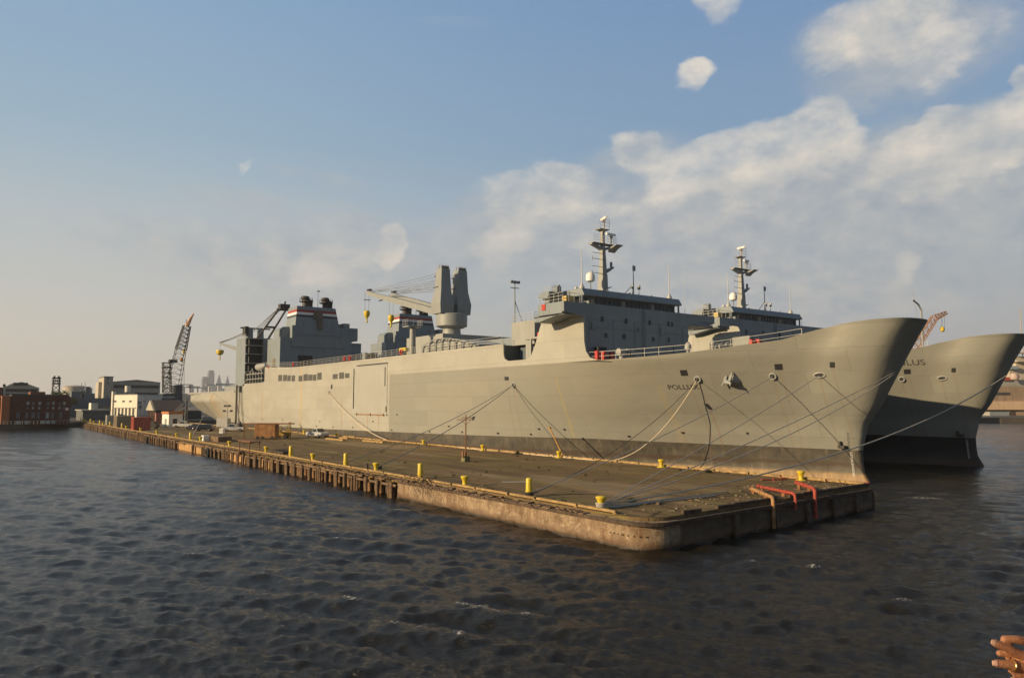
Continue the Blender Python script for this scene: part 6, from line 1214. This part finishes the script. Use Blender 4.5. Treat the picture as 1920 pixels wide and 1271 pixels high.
# orange yard crane beyond the second bow
k = 300; t = thing('yard_crane', 'orange and rust lattice boom crane rising between the two bows', 'crane', tuple(np.array(atd(1700, 770, k)) * np.array([1, 1, 0]) + np.array([0, 0, 2.2])))
OR = pm('rusty_orange_boom', (.30, .16, .085), .7, var=.35, scale=.8, dirt=(.12, .06, .04), amt=.6)
def D_(px, py): return tuple(np.array(atd(px, py, k)))
MB().lattice(D_(1690, 690), D_(1752, 596), 3.0, 2.2, 9, .13).build('boom', OR, t); MB().lattice(D_(1752, 596), D_(1775, 586), 2.1, 1.0, 4, .13).build('boom_head', OR, t)
c_ = np.array(D_(1690, 700)); MB().box(c_[0] - 5, c_[0] + 5, c_[1] - 4, c_[1] + 4, 8, c_[2] + 3).box(c_[0] - 4, c_[0] - 2.5, c_[1] - 3, c_[1] - 1.5, 0, 8).box(c_[0] + 2.5, c_[0] + 4, c_[1] - 3, c_[1] - 1.5, 0, 8).box(c_[0] - 4, c_[0] - 2.5, c_[1] + 2, c_[1] + 3.5, 0, 8).box(c_[0] + 2.5, c_[0] + 4, c_[1] + 2, c_[1] + 3.5, 0, 8).build('machinery_house', OR, t)
q = MB(); q.cyl(D_(1766, 589), D_(1766, 614), .07, n=4); q.cyl(D_(1771, 587), D_(1771, 617), .05, n=4); q.build('hoist_cable', CB, t); MB().lathe([(.2, -1.2), (.8, -.7), (.9, .4), (.2, 1.1)], D_(1767, 617), 12).build('hook_block', YP, t, smooth=True)
q = MB(); q.obox(np.array(atd(1722, 656, 420)) , (20, 8, 2.0), yawr)
# ---------------------------------------------------------------- person at the rail, just right of the eye: only the joined fingers reach into view
SK = pm('warm_brown_skin', (.34, .155, .08), .62, var=.12, scale=45, bump=.25); NAILM = pm('finger_nail', (.55, .34, .26), .35, var=.05, bump=0)
PD = 1.28
def K(px, py, d=PD): return Vector(atd(px, py, d))
mpx = PD / F      # metres per photo pixel at that distance
def person():
    wr = K(2010, 1262, 1.30); wl = K(2016, 1290, 1.22); feet = K(2420, 1330, 1.18)
    t = thing('person', 'person beside the viewer, only joined hands with a gold ring showing', 'person', (feet.x, feet.y, EYE - 1.62))
    q = MB()
    def finger(pts, r, d=PD, wrist=None):
        P = [K(px, py, d + dd) for px, py, dd in pts]; n = len(P)
        # smooth the joints, taper to a rounded tip
        out = []; rs = []
        for i in range(n - 1):
            for t_ in np.linspace(0, 1, 5)[:-1 if i < n - 2 else None]: out.append(P[i].lerp(P[i + 1], t_)); rs.append(0)
        L = len(out)
        for i in range(L):
            f = i / (L - 1); rs[i] = r * (.80 + .25 * f) * (1.06 if abs(f - .42) < .06 or abs(f - .8) < .06 else 1.) * mpx
        d0 = (out[0] - out[1]).normalized(); tip = [out[0] + d0 * rs[0] * k for k in (.95, .8, .5)]; rt_ = [rs[0] * .15, rs[0] * .55, rs[0] * .85]
        q.path(tip + out, rt_ + rs, 14); return P, r * mpx
    # far hand (back of the hand seen): fingers interlaced with the near hand
    A = [finger([(1866, 1205, 0), (1888, 1214, .002), (1912, 1226, .006), (1946, 1238, .01)], 9.2), finger([(1869, 1243, 0), (1889, 1245, .0), (1914, 1249, .004), (1948, 1256, .01)], 9.4),
         finger([(1902, 1275, -.002), (1918, 1279, .0), (1950, 1274, .01)], 9.), finger([(1914, 1299, -.002), (1928, 1300, .0), (1954, 1290, .01)], 8.)]
    Bf = [finger([(1883, 1197, .004), (1904, 1198, .004), (1930, 1203, .01), (1958, 1216, .014)], 8.6), finger([(1874, 1224, .012), (1892, 1226, .013), (1920, 1234, .016), (1958, 1240, .018)], 8.),
          finger([(1896, 1256, .006), (1912, 1262, .008), (1936, 1266, .014), (1960, 1262, .018)], 8.), finger([(1904, 1288, .006), (1922, 1290, .008), (1950, 1280, .016)], 7.4)]
    th1 = finger([(1940, 1180, .0), (1956, 1184, .006), (1972, 1200, .014), (1985, 1225, .016)], 9.6); th2 = finger([(1946, 1194, -.016), (1960, 1198, -.012), (1975, 1222, -.004)], 9.6)
    # palms, wrists, forearms, upper arms, shoulders, neck, head: one continuous surface
    for dd, w_ in ((.006, wr), (.016, wl)):
        for a in ((1942, 1222), (1946, 1240), (1948, 1258), (1950, 1276)): q.path([K(*a, PD + dd), K(1975, 1248, PD + dd), w_], [.0115, .017, .020], 14)
        q.path([K(1955, 1230, PD + dd), K(1985, 1246, PD + dd + .004), w_], [.014, .019, .022], 12)
    sh = feet + Vector((0, 0, 1.30 - (feet.z - (EYE - 1.62)))); base = Vector((feet.x, feet.y, EYE - 1.62)); R_ = Vector(rt); Fw = Vector((fw[0], fw[1], 0)).normalized()
    shl = base + Vector((0, 0, 1.36)) - Fw * .18; shr = base + Vector((0, 0, 1.36)) + Fw * .18; elr = K(2240, 1330, 1.42); ell = K(2230, 1400, 1.06)
    q.path([wr, elr, shr], [.024, .042, .052], 14); q.path([wl, ell, shl], [.024, .042, .052], 14)
    neck = base + Vector((0, 0, 1.42)); head = base + Vector((0, 0, 1.58)) - R_ * .02
    q.path([base + Vector((0, 0, 1.2)), neck, head - Vector((0, 0, .06))], [.10, .058, .055], 14)
    q.path([head + Vector((0, 0, v)) for v in (-.115, -.09, -.04, .03, .08, .11, .122)], [.02, .055, .075, .085, .072, .045, .01], 16)
    q.path([head - R_ * .075 + Vector((0, 0, .02)), head - R_ * .105 - Vector((0, 0, .02)), head - R_ * .085 - Vector((0, 0, .035))], [.008, .014, .010], 8)
    for s in (-1, 1): q.path([head + Fw * s * .078 + Vector((0, 0, .02)), head + Fw * s * .09, head + Fw * s * .078 - Vector((0, 0, .03))], [.008, .014, .008], 6)
    q.path([head - R_ * .07 - Vector((0, 0, .062)) - Fw * .02, head - R_ * .076 - Vector((0, 0, .062)), head - R_ * .07 - Vector((0, 0, .062)) + Fw * .02], .007, 6)
    b_ = q.build('body', SK, t, smooth='all'); m = b_.modifiers.new('merge', 'REMESH'); m.mode = 'VOXEL'; m.voxel_size = .0022; m.use_smooth_shade = True
    sm = b_.modifiers.new('soften', 'SMOOTH'); sm.factor = .5; sm.iterations = 3
    # nails: small curved plates on the finger tips
    for (P, r) in (A[0], A[1], A[2], A[3], Bf[3]):
        d0 = (P[0] - P[1]).normalized(); viewd = (Vector(OO) - P[0]).normalized(); side = d0.cross(viewd).normalized(); upn = (viewd * .35 + Vector((0, 0, .2)) + side.cross(d0) * .0).normalized()
        c_ = P[0] + d0 * r * .22; vs = []; fs = []
        for i in range(7):
            for j in range(5): a = (j / 4 - .5) * 1.35; l = (i / 6 - .45) * r * 1.25; vs.append(c_ + d0 * l + (side * math.sin(a) + viewd * math.cos(a)) * (r * (.90 - .22 * max(0, i / 6 - .35))))
        for i in range(6):
            for j in range(4): fs.append((i * 5 + j, i * 5 + j + 1, i * 5 + j + 6, i * 5 + j + 5))
        n0 = MB().add(vs, fs).build('fingernail', NAILM, t, smooth='all'); so_ = n0.modifiers.new('t', 'SOLIDIFY'); so_.thickness = .0008
    GO = pm('gold_ring', (.85, .62, .22), .18, 1.0, bump=0)
    for (P, r), f in ((A[1], .35), (A[2], .55)):
        c_ = P[1].lerp(P[2], f); d0 = (P[2] - P[1]).normalized(); u = d0.orthogonal().normalized(); v = d0.cross(u)
        MB().path([c_ + (u * math.cos(a) + v * math.sin(a)) * r * 1.05 for a in np.linspace(0, 2 * math.pi, 25)], .0016, 8, caps=False).build('ring', GO, t, smooth='all')
    # clothes: shirt, trousers, shoes, hair; the figure stands on a small deck edge outside the view
    SHT = pm('plain_dark_shirt', (.06, .08, .12), .9, var=.1, scale=9, bump=.2)
    MB().path([base + Vector((0, 0, z_)) for z_ in (.86, .95, 1.12, 1.28, 1.40, 1.44)], [.15, .155, .16, .185, .13, .07], 22).path([shr - Fw * .06, shr.lerp(elr, .45)], [.085, .062], 14).path([shl + Fw * .06, shl.lerp(ell, .45)], [.085, .062], 14).build('shirt', SHT, t, smooth='all')
    TRS = pm('dark_trousers', (.05, .05, .06), .9, scale=9)
    for s in (-1, 1): o = base + Fw * .1 * s; MB().path([o + Vector((0, 0, .92)), o + Vector((0, 0, .5)), o + Vector((0, 0, .08))], [.11, .07, .055], 14).build('trouser_leg', TRS, t, smooth='all'); MB().obox(o - R_ * .05 + Vector((0, 0, .04)), (.26, .09, .08), math.atan2(R_.y, R_.x)).build('shoe', BK, t, bevel=.02)
    MB().path([head + R_ * .02 + Vector((0, 0, v)) for v in (-.02, .03, .08, .118, .135)], [.085, .095, .088, .06, .015], 16).build('hair', BK, t, smooth='all')
    d = MB(); c_ = base + R_ * .9; d.obox(c_ - Vector((0, 0, .06)), (2.4, 1.4, .12), math.atan2(R_.y, R_.x)); d.obox((c_.x, c_.y, c_.z / 2 - .7), (2.3, 1.3, c_.z + 1.2), math.atan2(R_.y, R_.x)); tag(d.build('viewing_deck', DKP, None, loc=tuple(c_)), 'edge of the viewing deck under the person beside the viewer', 'deck')
person()
# ---------------------------------------------------------------- air
def haze():
    m = bpy.data.materials.new('haze_air'); m.use_nodes = True; nt = m.node_tree; nt.nodes.clear()
    o = nt.nodes.new('ShaderNodeOutputMaterial'); v = nt.nodes.new('ShaderNodeVolumePrincipled'); v.inputs['Color'].default_value = (.93, .95, 1, 1); v.inputs['Density'].default_value = .00012; v.inputs['Anisotropy'].default_value = .2
    nt.links.new(v.outputs[0], o.inputs['Volume'])
    ob = MB().box(-6400, 6400, -6400, 6400, -3.5, 285).build('haze', m); ob['kind'] = 'stuff'; ob['label'] = 'thin warm evening haze over the river and the city'
haze()
S.cycles.volume_bounces = 0
